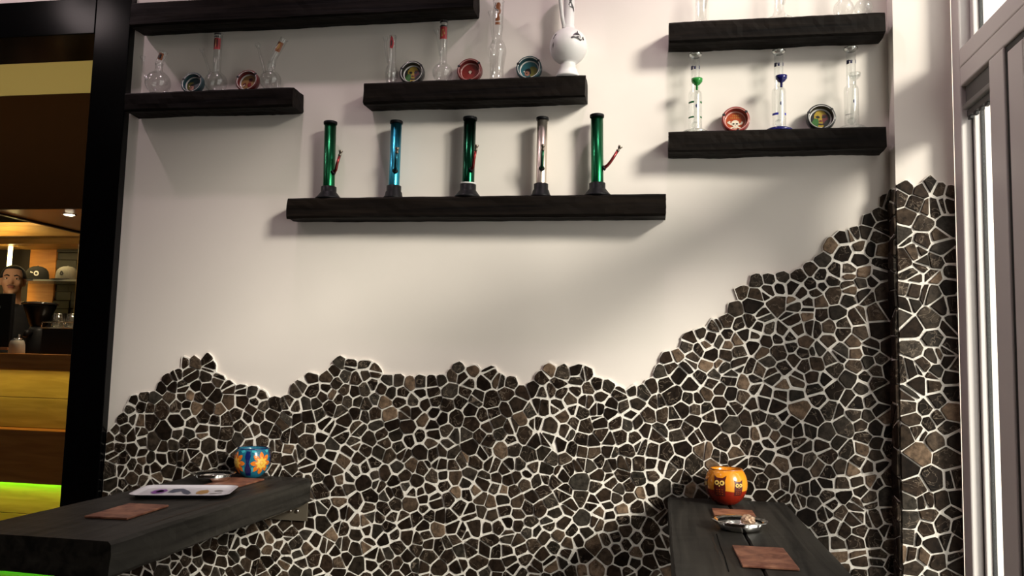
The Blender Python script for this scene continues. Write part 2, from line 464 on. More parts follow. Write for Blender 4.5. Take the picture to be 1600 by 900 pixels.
# ------------------------------------------------------------------ black post and lintel of the passage to the bar
tag(boxes('trim_1', [(-2.02, -1.879, -0.03, T+0.02, 0.0, 2.49)], M_GLOSSBLACK, None, 0.003), 'glossy black post framing the passage to the bar', kind='structure')
tag(boxes('trim_2', [(ROOM_X, -2.0205, -0.03, T+0.02, 2.355, 2.49)], M_GLOSSBLACK, None, 0.003), 'glossy black lintel over the passage to the bar', kind='structure')

# ------------------------------------------------------------------ window wall (runs from the pilaster towards the viewer)
def frame_boxes(name, lst, mat, parent=None, bev=0.004):
    return boxes(name, lst, mat, parent, bev)
WX0, WX1 = W, W+0.075
window = frame_boxes('window_1', [
    (WX0, WX1, -0.122, -0.061, 0.0, CEIL),              # far jamb
    (WX0, WX1, -0.420, -0.327, 0.06, 2.022),            # mullion
    (WX0, WX1, -1.35, -0.122, 2.022, 2.0775),           # transom, lower rail
    (WX0, WX1, -1.35, -0.122, 2.0785, 2.133),           # transom, upper rail
    (WX0, WX1, -1.35, -0.122, CEIL-0.07, CEIL),
    (WX0, WX1, -0.420, -0.122, 0.0, 0.06),
], M_PVC, None); tag(window, 'white plastic window frame with a narrow side light', kind='structure')
# reveals/sash of the side light
sash = frame_boxes('sash', [
    (WX0+0.030, WX1-0.006, -0.138, -0.123, 0.062, 2.020),
    (WX0+0.030, WX1-0.006, -0.326, -0.312, 0.062, 2.020),
    (WX0+0.030, WX1-0.006, -0.311, -0.139, 1.990, 2.020),
    (WX0+0.030, WX1-0.006, -0.311, -0.139, 0.062, 0.095)], M_PVC, window, 0.003)
frame_boxes('gasket', [(WX0+0.046, WX0+0.056, -0.1415, -0.1385, 0.095, 1.99), (WX0+0.0285, WX0+0.0298, -0.128, -0.123, 0.095, 2.02)], M_GASKET, window, 0)
box('pane', WX0+0.049, WX0+0.053, -0.311, -0.142, 0.095, 1.99, M_PANE, window)
# upper light
frame_boxes('sash', [(WX0+0.030, WX1-0.006, -0.147, -0.123, 2.135, CEIL-0.071), (WX0+0.030, WX1-0.006, -1.348, -0.148, 2.135, 2.150)], M_PVC, window, 0.003)
frame_boxes('gasket', [(WX0+0.046, WX0+0.056, -0.151, -0.148, 2.151, CEIL-0.071)], M_GASKET, window, 0)
box('pane', WX0+0.049, WX0+0.053, -1.345, -0.1515, 2.151, CEIL-0.071, M_PANE, window)
# grey ventilator at the head of the side light
vent = empty('window_ventilator', (WX0+0.012, -0.225, 1.94))
tag(vent, 'dark grey slotted ventilator at the head of the narrow side window', 'ventilator')
M_VENT = simple('grey_vent_plastic', (0.085, 0.08, 0.075), 0.5)
M_VENT2 = simple('light_vent_plastic', (0.22, 0.21, 0.195), 0.5)
boxes('housing', [(0.0, 0.016, -0.098, 0.098, 0.03, 0.08)], M_VENT, vent, 0.003)
boxes('flap', [(-0.008, 0.014, -0.098, 0.098, 0.012, 0.028)], M_VENT2, vent, 0.003)
boxes('lower_rail', [(0.002, 0.014, -0.098, 0.098, -0.008, 0.010)], M_VENT, vent, 0.002)
for k in range(5):
    boxes('clip', [(0.003, 0.013, -0.085+k*0.04, -0.067+k*0.04, -0.018, -0.0085)], M_GASKET, vent, 0.001)
# glazed door next to it
door = frame_boxes('door_1', [
    (WX0+0.004, WX1, -0.520, -0.433, 0.02, 2.005),
    (WX0+0.004, WX1, -1.345, -1.258, 0.02, 2.005),
    (WX0+0.004, WX1, -1.257, -0.521, 1.915, 2.005),
    (WX0+0.004, WX1, -1.257, -0.521, 0.02, 0.22)], M_PVC, None); tag(door, 'white plastic glazed door beside the narrow window', kind='structure')
box('pane', WX0+0.045, WX0+0.051, -1.257, -0.521, 0.22, 1.915, M_PANE, door)
frame_boxes('gasket', [(WX0+0.006, WX0+0.05, -0.4325, -0.4205, 0.02, 2.02), (WX0+0.006, WX0+0.05, -1.345, -0.433, 2.0055, 2.0215)], M_GASKET, door, 0)
# further shop windows beyond the frame of the picture
WE = -2.32
tag(box('wall_window_side', W, W+0.2, ROOM_Y, WE-0.001, 0.0, CEIL, M_DARKWALL), kind='structure')
w2 = frame_boxes('window_2', [(WX0, WX1, -1.42, -1.351, 0.0, CEIL), (WX0, WX1, WE, WE+0.07, 0.0, CEIL), (WX0, WX1, WE+0.0705, -1.4205, 0.0, 0.10), (WX0, WX1, WE+0.0705, -1.4205, 2.022, 2.133), (WX0, WX1, WE+0.0705, -1.4205, CEIL-0.07, CEIL)], M_PVC)
tag(w2, kind='structure')
box('pane', WX0+0.045, WX0+0.051, WE+0.0705, -1.4205, 0.10, 2.022, M_PANE, w2)
box('pane', WX0+0.045, WX0+0.051, WE+0.0705, -1.4205, 2.133, CEIL-0.07, M_PANE, w2)

# ------------------------------------------------------------------ ceiling lamps
M_LAMPBODY = simple('white_lamp_metal', (0.7, 0.7, 0.7), 0.4, metal=0.3)
M_LENS = emit('lamp_lens', LAMP_COL, 12.0)
M_LENS2 = emit('warm_lamp_lens', (1.0, 0.93, 0.85), 8.0)
def ceiling_spot(x, y, label, col, watt, lens, radius, grp, spread=150):
    e = empty('ceiling_spotlight', (x, y, CEIL)); tag(e, label, 'spotlight', grp)
    lathe('housing', [(0.0, -0.001), (0.055, -0.001), (0.055, -0.012), (0.045, -0.07), (0.038, -0.07), (0.036, -0.05), (0, -0.05)], M_LAMPBODY, e, 24)
    lathe('lens', [(0, -0.055), (0.034, -0.055), (0.034, -0.052), (0, -0.052)], lens, e, 24)
    l = bpy.data.lights.new('spot_beam', 'SPOT'); l.energy = watt; l.color = col; l.shadow_soft_size = radius
    l.spot_size = math.radians(spread); l.spot_blend = 0.6
    lo = bpy.data.objects.new('spot_beam', l); link(lo, e); lo.location = (0, 0, -0.075)
    return e
for x, nm in zip(LAMPS, ('above the passage to the bar', 'between the upper wall shelves', 'beside the two short shelves')):
    ceiling_spot(x, -0.38, 'small white ceiling spotlight close to the wall ' + nm, LAMP_COL, LAMP_W, M_LENS, 0.02, 'spotlights in a row along the shelf wall')
for i, (x, y) in enumerate(ROOM_LAMPS):
    ceiling_spot(x, y, ('first', 'second added', 'third added', 'fourth added')[i] + ' white ceiling spotlight over the open room', (1.0, 0.82, 0.80), ROOM_W, M_LENS2, 0.12, 'spotlights over the room', 165)

# ------------------------------------------------------------------ rough timber shelves
def rough_beam(name, x0, x1, y0, y1, z0, z1, mat, parent=None, seed=1, amp=0.0022, nx=40, axis='x', cham=0.006):
    """a hewn balk: cross-section swept along its length with uneven faces and worn corners"""
    r = random.Random(seed)
    L0, L1 = (x0, x1) if axis == 'x' else (y0, y1)
    A0, A1 = (y0, y1) if axis == 'x' else (x0, x1)
    sec = []
    def side(a, b, n):
        for i in range(n):
            t = i/n; sec.append((a[0]+(b[0]-a[0])*t, a[1]+(b[1]-a[1])*t))
    c = cham
    P = [(A0+c, z0), (A1-c, z0), (A1, z0+c), (A1, z1-c), (A1-c, z1), (A0+c, z1), (A0, z1-c), (A0, z0+c)]
    for i in range(8): side(P[i], P[(i+1) % 8], 3 if i % 2 == 0 else 1)
    ns = len(sec)
    wob = [[r.uniform(-1, 1) for _ in range(6)] for _ in range(ns)]
    verts = []; faces = []
    ac, zc = (A0+A1)/2, (z0+z1)/2
    for k in range(nx+1):
        t = k/nx; l = L0+(L1-L0)*t
        endk = 0.988 if k in (0, nx) else 1.0
        for j, (a, z) in enumerate(sec):
            w = wob[j]
            d = amp*(w[0]*math.sin(t*7+w[1]*6)+0.6*w[2]*math.sin(t*17+w[3]*6)+0.35*r.uniform(-1, 1))
            aa = ac+(a-ac)*endk; zz = zc+(z-zc)*endk
            if abs(a-A0) < 1e-4 or abs(a-A0-c) < 1e-4: aa += abs(d) if axis == 'x' else d
            elif abs(a-A1) < 1e-4 and axis != 'x': aa += d
            if z < zc: zz += d
            elif z > zc: zz -= abs(d)*0.4
            ll = l + (r.uniform(-1, 1)*amp*0.6 if k in (0, nx) else 0)
            verts.append((ll, aa, zz) if axis == 'x' else (aa, ll, zz))
    for k in range(nx):
        for j in range(ns):
            a, b = k*ns+j, k*ns+(j+1) % ns
            faces.append((a, b, b+ns, a+ns))
    faces.append(tuple(range(ns))[::-1]); faces.append(tuple(range(nx*ns, nx*ns+ns)))
    if axis != 'x': faces = [f[::-1] for f in faces]
    bm = bmesh.new()
    vs = [bm.verts.new(v) for v in verts]
    for f in faces: bm.faces.new([vs[i] for i in f])
    return bm_obj(name, bm, mat, parent)
SH = -0.001
shelves = [
    ((-1.835, -0.600, -0.095, SH, 2.345, 2.432), 'long black timber shelf cut off by the top of the picture'),
    ((-1.835, -1.212, -0.092, SH, 2.040, 2.107), 'short black timber shelf against the black post, carrying two ashtrays'),
    ((-0.963, -0.232, -0.092, SH, 2.040, 2.112), 'dark timber shelf in the centre carrying three round ashtrays'),
    ((-1.213, 0.020, -0.092, SH, 1.661, 1.729), 'long dark timber shelf carrying the five metal tube pipes'),
    ((0.026, 0.653, -0.092, SH, 1.857, 1.922), 'dark timber shelf near the window carrying the green and blue tall glass pipes'),
    ((0.025, 0.655, -0.092, SH, 2.203, 2.270), 'brown-black timber shelf near the window, uppermost of the pair'),
]
for i, (b, lab) in enumerate(shelves):
    cx = (b[0]+b[1])/2
    o = rough_beam('wall_shelf', b[0]-cx, b[1]-cx, b[2], b[3], b[4]-b[5], 0, M_BEAM, None, 11+i)
    o.location = (cx, 0, b[5])
    tag(o, lab, 'shelf', 'timber wall shelves')
Z_TOPL, Z_CEN, Z_BOT, Z_RLO, Z_RUP = 2.1075, 2.1125, 1.7295, 1.9225, 2.2705

# ------------------------------------------------------------------ metal tube water pipes on the long shelf
M_BLKRUB = simple('black_rubber', (0.005, 0.005, 0.006), 0.45, spec=0.15)
M_BRASS = simple('dull_bowl_metal', (0.35, 0.30, 0.24), 0.35, metal=1.0)
def anod(name, col, rough=0.3):
    return simple(name, col, rough, metal=1.0)
M_GREEN = anod('green_anodised_aluminium', (0.012, 0.125, 0.05))
M_DGREEN = anod('dark_green_anodised_aluminium', (0.007, 0.065, 0.032), 0.22)
M_CYAN = anod('cyan_anodised_aluminium', (0.04, 0.34, 0.50))
M_SILVER = anod('champagne_aluminium', (0.74, 0.65, 0.56), 0.36)
M_REDSTEM = anod('red_anodised_stem', (0.20, 0.03, 0.03))
M_TEALSTEM = anod('dark_teal_stem', (0.02, 0.10, 0.14))
M_GRNSTEM = anod('dark_green_stem', (0.03, 0.11, 0.06))
def tube_pipe(x, h, r, mat, stem_mat, stem_dir, label, flare, tilt=0.0, ring=False):
    e = empty('tube_water_pipe', (x, -0.047, Z_BOT), (0, tilt, 0)); tag(e, label, 'water pipe', 'metal tube water pipes on the long shelf')
    rb = 0.044 if flare else 0.034
    lathe('foot', [(0, 0), (rb, 0), (rb, 0.004), (rb*0.86, 0.010), (r+0.009, 0.022), (r+0.006, 0.026), (r+0.006, 0.043), (r+0.002, 0.045), (r-0.002, 0.045)], M_BLKRUB, e, 36)
    lathe('body', [(r, 0.030), (r, h-0.004), (r-0.002, h-0.004), (r-0.002, 0.05)], mat, e, 36)
    lathe('rim', [(r+0.0005, h-0.009), (r+0.0028, h-0.009), (r+0.0034, h-0.004), (r+0.0028, h), (r-0.0025, h), (r-0.003, h-0.012)], M_BLKRUB, e, 36)
    sx, sy, rise = stem_dir
    z0 = 0.093
    d = Vector((sx, sy, 0)); d.normalize(); out = math.hypot(sx, sy)
    a = d*r*0.9+Vector((0, 0, z0-0.004)); b = d*(r+0.012)+Vector((0, 0, z0+0.004)); c = d*(r+out*0.6)+Vector((0, 0, z0+rise*0.45)); f = d*(r+out)+Vector((0, 0, z0+rise))
    st = tube('stem', [a, (a+b)/2, b, (b+c)/2+Vector((0, 0, -0.001)), c, f], [0.006, 0.0058, 0.0052, 0.005, 0.0048, 0.0045], stem_mat, e, 14)
    g = (f-c).normalized()
    tube('bowl', [f-g*0.002, f+g*0.002, f+g*0.006, f+g*0.009, f+g*0.016, f+g*0.017], [0.0052, 0.0052, 0.0036, 0.0055, 0.0078, 0.0062], M_BRASS, st, 14)
    tube('grommet', [d*(r-0.001)+Vector((0, 0, z0-0.003)), d*(r+0.005)+Vector((0, 0, z0))], [0.0095, 0.0075], M_BLKRUB, e, 14)
    if ring:
        lathe('white_ring', [(r+0.0005, 0.045), (r+0.006, 0.045), (r+0.006, 0.049), (r+0.0005, 0.049)], simple('white_seal', (0.6, 0.6, 0.58), 0.5), e, 36)
tube_pipe(-1.086, 0.266, 0.0195, M_GREEN, M_REDSTEM, (0.026, -0.012, 0.052), 'green metal tube pipe with red stem, first from the black post', True, -0.02)
tube_pipe(-0.860, 0.262, 0.0180, M_CYAN, M_TEALSTEM, (0.012, -0.026, 0.052), 'bright cyan metal tube pipe with a dark stem', False, 0.0)
tube_pipe(-0.610, 0.267, 0.0200, M_DGREEN, M_REDSTEM, (0.018, -0.022, 0.056), 'dark green metal tube pipe with a white ring above its foot, in the middle', True, 0.0, True)
tube_pipe(-0.3715, 0.260, 0.0168, M_SILVER, M_GRNSTEM, (0.006, -0.028, 0.050), 'champagne silver metal tube pipe with a dark green stem', False, 0.0)
tube_pipe(-0.192, 0.264, 0.0195, M_GREEN, M_REDSTEM, (0.046, -0.008, 0.050), 'green metal tube pipe with long red stem, last towards the window', True, -0.02)

# ------------------------------------------------------------------ glass water pipes
M_PRINT_RED = simple('red_print', (0.30, 0.02, 0.025), 0.4)
M_PRINT_BLK = simple('black_print', (0.012, 0.010, 0.012), 0.4)
M_PRINT_BRN = simple('brown_orange_print', (0.20, 0.065, 0.02), 0.4)
M_PRINT_GOLD = simple('gold_print', (0.34, 0.20, 0.06), 0.4)
M_PRINT_NAVY = simple('navy_print', (0.02, 0.02, 0.07), 0.4)
def wrap_patch(name, pts, rad, mat, parent, M=None, off=0.0006, axis_ang=-PI/2, sub=4):
    """flat print bent round a surface of revolution: pts are (arc length, z); rad(z) gives the radius"""
    if not callable(rad):
        rc = rad; rad = lambda z: rc
    bm = bmesh.new()
    ring = [bm.verts.new((p[0], p[1], 0)) for p in pts]
    f = bm.faces.new(ring)
    bmesh.ops.triangulate(bm, faces=[f])
    for _ in range(sub//2):
        bmesh.ops.subdivide_edges(bm, edges=bm.edges[:], cuts=1, use_grid_fill=True)
    for v in bm.verts:
        r = rad(v.co.y)+off; a = axis_ang + v.co.x/max(r, 1e-4)
        v.co = Vector((r*math.cos(a), r*math.sin(a), v.co.y))
    if M is not None: bmesh.ops.transform(bm, matrix=M, verts=bm.verts[:])
    return bm_obj(name, bm, mat, parent)
def rect(x0, x1, z0, z1): return [(x0, z0), (x1, z0), (x1, z1), (x0, z1)]
def blob(cx, cz, rx, rz, n=14, jag=0.0, seed=0):
    r = random.Random(seed)
    return [(cx+rx*(1+jag*r.uniform(-1, 1))*math.cos(2*PI*i/n), cz+rz*(1+jag*r.uniform(-1, 1))*math.sin(2*PI*i/n)) for i in range(n)]
def glass_pipe(x, z, prof, label, stem=None, mat=M_GLASS, y=-0.046, neck=None, lean=0.0, grp='clear glass water pipes on the shelves', prints=()):
    """prof: lower body up to the neck; neck: (r, z0, z1, tilt) for a bent mouthpiece; stem: ((points), radius)"""
    e = empty('glass_water_pipe', (x, y, z), (0, lean, 0)); tag(e, label, 'water pipe', grp)
    lathe('body', prof, mat, e, 36)
    if neck:
        r, z0, z1, tl = neck
        dx = math.tan(tl)*(z1-z0)
        bm = bmesh.new()
        add_tube(bm, [(0, 0, z0), (dx*0.12, 0, z0+(z1-z0)*0.3), (dx, 0, z1)], [r*1.05, r, r], 24, False)
        add_tube(bm, [(dx*0.97, 0, z1-0.003), (dx, 0, z1), (dx*1.01, 0, z1+0.001)], [r+0.001, r+0.0025, r+0.001], 24, False)
        bm_obj('mouthpiece', bm, mat, e, True)
    if stem:
        pts, r = stem
        bm = bmesh.new(); add_tube(bm, pts, r, 14, False)
        p1, p0 = Vector(pts[-1]), Vector(pts[-2]); g = (p1-p0).normalized()
        add_tube(bm, [p1, p1+g*0.006, p1+g*0.016, p1+g*0.018], [r, r*1.5, r*2.1, r*1.9], 14, False)
        bm_obj('stem', bm, mat, e, True)
    for args in prints:
        wrap_patch('print', *args[:3], e, *args[3:])
    return e
def bulb(R, zc, rn, ztop, foot=None, n=9):
    """foot ring, round bulb, neck"""
    fr = foot or R*0.55
    pr = [(0, 0.0), (fr, 0.0), (fr*1.02, 0.004), (fr*0.75, 0.008)]
    for i in range(n+1):
        a = -PI/2*0.72 + (PI/2*0.72 + PI/2*0.80)*i/n
        pr.append((max(rn, R*math.cos(a)), zc+R*math.sin(a)))
    pr += [(rn*1.1, zc+R*1.02), (rn, zc+R*1.15), (rn, ztop-0.003), (rn+0.002, ztop), (rn-0.001, ztop)]
    return pr
# on the shelf by the post
e = glass_pipe(-1.742, Z_TOPL, bulb(0.043, 0.046, 0.0125, 0.115), 'small bulbous clear glass pipe with a bent neck and brown print, nearest the black post',
    stem=([(-0.034, -0.01, 0.055), (-0.05, -0.012, 0.085), (-0.056, -0.012, 0.125)], 0.0045), neck=(0.0125, 0.112, 0.158, 0.32))
Mt = Matrix.Translation((0.0, 0, 0.110)) @ Matrix.Rotation(0.32, 4, 'Y')
wrap_patch('print', rect(-0.011, 0.011, 0.018, 0.043), 0.0126, M_PRINT_BRN, e, Mt)
wrap_patch('print', blob(0.001, 0.031, 0.006, 0.009, 10, .3, 3), 0.0131, M_PRINT_BLK, e, Mt)
e = glass_pipe(-1.520, Z_TOPL, bulb(0.038, 0.041, 0.0135, 0.215), 'clear glass pipe with tall straight neck and red printed band, below the top shelf',
    stem=([(-0.012, -0.014, 0.06), (-0.032, -0.016, 0.11), (-0.044, -0.018, 0.140)], 0.0045))
wrap_patch('print', rect(-0.017, 0.016, 0.155, 0.196), 0.0138, M_PRINT_RED, e)
wrap_patch('print', rect(-0.016, 0.016, 0.208, 0.214), 0.0142, M_PRINT_BLK, e)
wrap_patch('print', rect(-0.015, 0.010, 0.199, 0.203), 0.0142, M_PRINT_BLK, e)
for k in range(3): wrap_patch('print', rect(-0.009+k*0.006, -0.006+k*0.006, 0.163, 0.190), 0.0144, M_PRINT_GOLD if k == 1 else M_PRINT_BLK, e)
e = glass_pipe(-1.317, Z_TOPL, bulb(0.036, 0.040, 0.0130, 0.095), 'clear glass pipe with slanting neck and orange print at the free end of the shelf',
    stem=([(-0.016, -0.012, 0.065), (-0.030, -0.014, 0.11), (-0.043, -0.014, 0.150)], 0.0048), neck=(0.0125, 0.088, 0.185, 0.42))
Mt = Matrix.Translation((0.0, 0, 0.088)) @ Matrix.Rotation(0.42, 4, 'Y')
wrap_patch('print', rect(-0.011, 0.012, 0.055, 0.090), 0.0132, M_PRINT_BRN, e, Mt)
wrap_patch('print', blob(0.0, 0.072, 0.005, 0.012, 10, .3, 5), 0.0138, M_PRINT_GOLD, e, Mt)
# on the centre shelf
e = glass_pipe(-0.884, Z_CEN, [(0, 0), (0.020, 0), (0.020, 0.004), (0.016, 0.012), (0.020, 0.022), (0.0215, 0.04), (0.0195, 0.058), (0.013, 0.072), (0.011, 0.085), (0.011, 0.155), (0.0125, 0.172), (0.0115, 0.172)],
    'slender clear glass pipe with small red print at the start of the centre shelf', stem=([(-0.010, -0.01, 0.075), (-0.018, -0.012, 0.11), (-0.021, -0.012, 0.148)], 0.0045))
wrap_patch('print', [(-0.006, 0.128), (0.004, 0.124), (0.009, 0.142), (0.004, 0.162), (-0.002, 0.170), (-0.007, 0.150)], 0.0122, M_PRINT_RED, e)
wrap_patch('print', [(-0.002, 0.135), (0.002, 0.134), (0.003, 0.150), (-0.001, 0.155)], 0.0128, M_PRINT_BLK, e)
e = glass_pipe(-0.708, Z_CEN, bulb(0.034, 0.038, 0.0125, 0.215), 'clear glass pipe with round bulb, red print and dark rim on centre shelf',
    stem=([(-0.006, -0.013, 0.09), (-0.012, -0.016, 0.13), (-0.018, -0.018, 0.162)], 0.0045))
wrap_patch('print', rect(-0.017, 0.015, 0.150, 0.192), 0.0128, M_PRINT_RED, e)
wrap_patch('print', rect(-0.018, 0.016, 0.206, 0.214), 0.0134, M_PRINT_BLK, e)
wrap_patch('print', rect(-0.017, 0.014, 0.192, 0.197), 0.0132, M_PRINT_BLK, e)
wrap_patch('print', blob(0.0, 0.170, 0.006, 0.014, 12, .35, 2), 0.0134, M_PRINT_GOLD, e)
wrap_patch('print', blob(0.001, 0.170, 0.003, 0.009, 9, .35, 4), 0.0139, M_PRINT_RED, e)
e = glass_pipe(-0.526, Z_CEN, [(0, 0), (0.027, 0), (0.027, 0.004), (0.0225, 0.009), (0.0225, 0.045), (0.026, 0.075), (0.030, 0.100), (0.029, 0.115), (0.023, 0.130), (0.0145, 0.142), (0.0135, 0.158), (0.0165, 0.175), (0.0175, 0.270), (0.0195, 0.274), (0.0185, 0.276), (0.0165, 0.272)],
    'tall wasp-waisted clear glass pipe with a brown printed lizard on its neck', stem=([(-0.010, -0.014, 0.125), (-0.016, -0.017, 0.17), (-0.020, -0.018, 0.215)], 0.0045))
for poly, mt in (([(-0.006, 0.252), (0.0, 0.262), (0.008, 0.262), (0.012, 0.254), (0.010, 0.245), (0.013, 0.236), (0.012, 0.226), (0.006, 0.220), (0.009, 0.213), (0.010, 0.203), (0.003, 0.199), (-0.006, 0.200), (-0.005, 0.208), (0.001, 0.212), (0.001, 0.222), (0.006, 0.230), (0.004, 0.238), (-0.004, 0.240)], M_PRINT_BRN),
                 ([(-0.011, 0.247), (-0.008, 0.258), (-0.003, 0.264), (-0.006, 0.255), (-0.008, 0.246), (-0.003, 0.240), (-0.008, 0.240)], M_PRINT_BLK),
                 ([(-0.008, 0.236), (0.003, 0.233), (0.004, 0.237), (-0.006, 0.239)], M_PRINT_BLK), (rect(-0.006, 0.011, 0.187, 0.196), M_PRINT_BRN)):
    wrap_patch('print', poly, 0.0176, mt, e, None, 0.0006 if mt is M_PRINT_BRN else 0.0011)
# frosted one
M_FROST = simple('frosted_white_glass', (0.84, 0.82, 0.81), 0.45, trans=0.25)
fe = empty('frosted_water_pipe', (-0.291, -0.062, Z_CEN)); tag(fe, 'big frosted white glass pipe with round belly and black cap drawings', 'water pipe')
fr = lambda z: math.sqrt(max(1e-6, 0.060**2-(z-0.102)**2))
pf = [(0, 0.0), (0.038, 0.0), (0.039, 0.004), (0.033, 0.014), (0.024, 0.036), (0.024, 0.045)]
pf += [(0.060*math.cos(a), 0.102+0.060*math.sin(a)) for a in [(-1.15+i*(1.15+1.16)/16) for i in range(17)]]
pf += [(0.0205, 0.160), (0.018, 0.172), (0.0175, 0.20), (0.0175, 0.335), (0.021, 0.340), (0.019, 0.342), (0.0165, 0.338)]
lathe('body', pf, M_FROST, fe, 48)
tube('stem', [(-0.012, -0.02, 0.155), (-0.018, -0.032, 0.19), (-0.024, -0.044, 0.245), (-0.026, -0.048, 0.262)], [0.006, 0.006, 0.006, 0.012], M_FROST, fe, 16)
def frp(pts): wrap_patch('print', pts, fr, M_PRINT_BLK, fe, None, 0.0008)
cx, cz = 0.034, 0.112
arc = [(cx+0.014*math.cos(a), cz+0.018*math.sin(a)) for a in [i*PI/10 for i in range(11)]]
arc2 = [(cx+0.0125*math.cos(a), cz+0.0165*math.sin(a)) for a in [i*PI/10 for i in range(11)]][::-1]
frp(arc+arc2)
frp([(cx-0.020, cz-0.001), (cx-0.014, cz+0.003), (cx+0.002, cz+0.002), (cx+0.014, cz-0.004), (cx+0.022, cz-0.001), (cx+0.014, cz-0.010), (cx+0.004, cz-0.006), (cx-0.010, cz-0.003), (cx-0.018, cz-0.006)])
frp([(cx-0.002, cz+0.018), (cx+0.001, cz+0.030), (cx+0.004, cz+0.018)])
frp([(cx-0.004, cz+0.002), (cx+0.004, cz+0.006), (cx+0.012, cz+0.003), (cx+0.006, cz+0.001)])
frp([(cx+0.020, cz+0.004), (cx+0.026, cz+0.010), (cx+0.030, cz-0.002), (cx+0.024, cz-0.004)])
frp([(-0.052, 0.094), (-0.047, 0.104), (-0.048, 0.090), (-0.051, 0.084)])
frp([(-0.050, 0.116), (-0.043, 0.128), (-0.037, 0.132), (-0.036, 0.127), (-0.044, 0.120), (-0.048, 0.112)])
for poly in ([(0.000, 0.262), (0.004, 0.245), (0.000, 0.235), (0.006, 0.226), (0.014, 0.224), (0.020, 0.214), (0.023, 0.216), (0.020, 0.228), (0.014, 0.236), (0.010, 0.245), (0.016, 0.262), (0.010, 0.275), (0.002, 0.272)],):
    wrap_patch('print', poly, 0.0175, M_PRINT_BLK, fe, None, 0.0008)
wrap_patch('print', [(0.003, 0.231), (0.008, 0.229), (0.008, 0.238), (0.004, 0.239)], 0.0175, M_FROST, fe, None, 0.0013)

# tall straight pipes near the window
def tall_pipe(x, accent, label, foot_mat, rings):
    e = empty('tall_glass_pipe', (x, -0.046, Z_RLO)); tag(e, label, 'water pipe', 'tall straight glass pipes near the window')
    lathe('base', [(0, 0), (0.042, 0), (0.0425, 0.005), (0.036, 0.010), (0.022, 0.015)], foot_mat, e, 40)
    lathe('chamber', [(0.021, 0.012), (0.021, 0.125), (0.019, 0.134), (0.0135, 0.140)], M_GLASS2, e, 36)
    lathe('neck', [(0.0135, 0.139), (0.0135, 0.245), (0.016, 0.249), (0.021, 0.252), (0.0215, 0.255), (0.0205, 0.257), (0.0130, 0.254)], M_GLASS2, e, 36)
    lathe('lip', [(0.0138, 0.2465), (0.0195, 0.2505), (0.0215, 0.2535), (0.020, 0.2565), (0.0145, 0.2560)], M_LIP, e, 36)
    if accent is not None:
        Mb = Matrix.Translation((0.004, -0.026, 0.150))
        b = lathe('bowl', [(0.0035, -0.016), (0.0035, -0.003), (0.010, 0.001), (0.0165, 0.009), (0.0175, 0.018), (0.0160, 0.018), (0.0145, 0.010), (0.006, 0.004), (0, 0.004)], accent, e, 28, Mb)
    tube('downstem', [(0.004, -0.026, 0.145), (0.003, -0.020, 0.115), (0.001, -0.006, 0.050), (0.0, -0.001, 0.035)], 0.005, M_GLASS2, e, 14, False)
    for z0, z1, mt, cut in rings:
        wrap_patch('ring', rect(-0.026, -0.004, z0, z1), 0.0212, mt, e)
        wrap_patch('ring', rect(0.016, 0.026, z0, z1), 0.0212, mt, e)
    wrap_patch('print', rect(-0.016, 0.002, 0.212, 0.2145), 0.0136, M_PRINT_NAVY, e)
    wrap_patch('print', rect(-0.018, -0.008, 0.204, 0.2165), 0.0136, M_PRINT_NAVY, e)
    wrap_patch('print', rect(-0.005, 0.001, 0.2045, 0.2115), 0.0136, M_PRINT_NAVY, e)
    wrap_patch('print', rect(0.012, 0.017, 0.206, 0.217), 0.0136, M_PRINT_NAVY, e)
    wrap_patch('print', blob(0.003, 0.085, 0.003, 0.006, 10), 0.0212, M_PRINT_NAVY, e)
    lathe('percolator', [(0.004, 0.020), (0.011, 0.026), (0.012, 0.034), (0.006, 0.040), (0.0, 0.041)], M_GLASS2, e, 20)
    return e
M_LIP = thin_glass('thick_glass_lip', (0.80, 0.82, 0.80), 0.7, 0.25, 0.06, 1.5)
M_GREENGL = simple('green_coloured_glass', (0.03, 0.30, 0.05), 0.12, trans=0.3, spec=0.6)
M_BLUEGL = simple('dark_blue_glass', (0.008, 0.008, 0.11), 0.12, trans=0.15, spec=0.6)
M_GRNRING = simple('dark_green_ring', (0.02, 0.12, 0.04), 0.2)
M_BLURING = simple('blue_ring', (0.03, 0.035, 0.33), 0.2)
tall_pipe(0.107, M_GREENGL, 'tall straight clear glass pipe with a green bowl and green rings', M_LIP, [(0.048, 0.053, M_GRNRING, 0), (0.095, 0.101, M_GRNRING, 0)])
tall_pipe(0.357, M_BLUEGL, 'tall straight clear glass pipe with a dark blue bowl and blue base', M_BLUEGL, [(0.050, 0.057, M_BLURING, 0)])
tall_pipe(0.567, M_GLASS2, 'tall straight all-clear glass pipe at the window end of its shelf', M_GLASS2, [(0.045, 0.047, simple('frosted_ring', (0.5, 0.5, 0.48), 0.5), 0)])
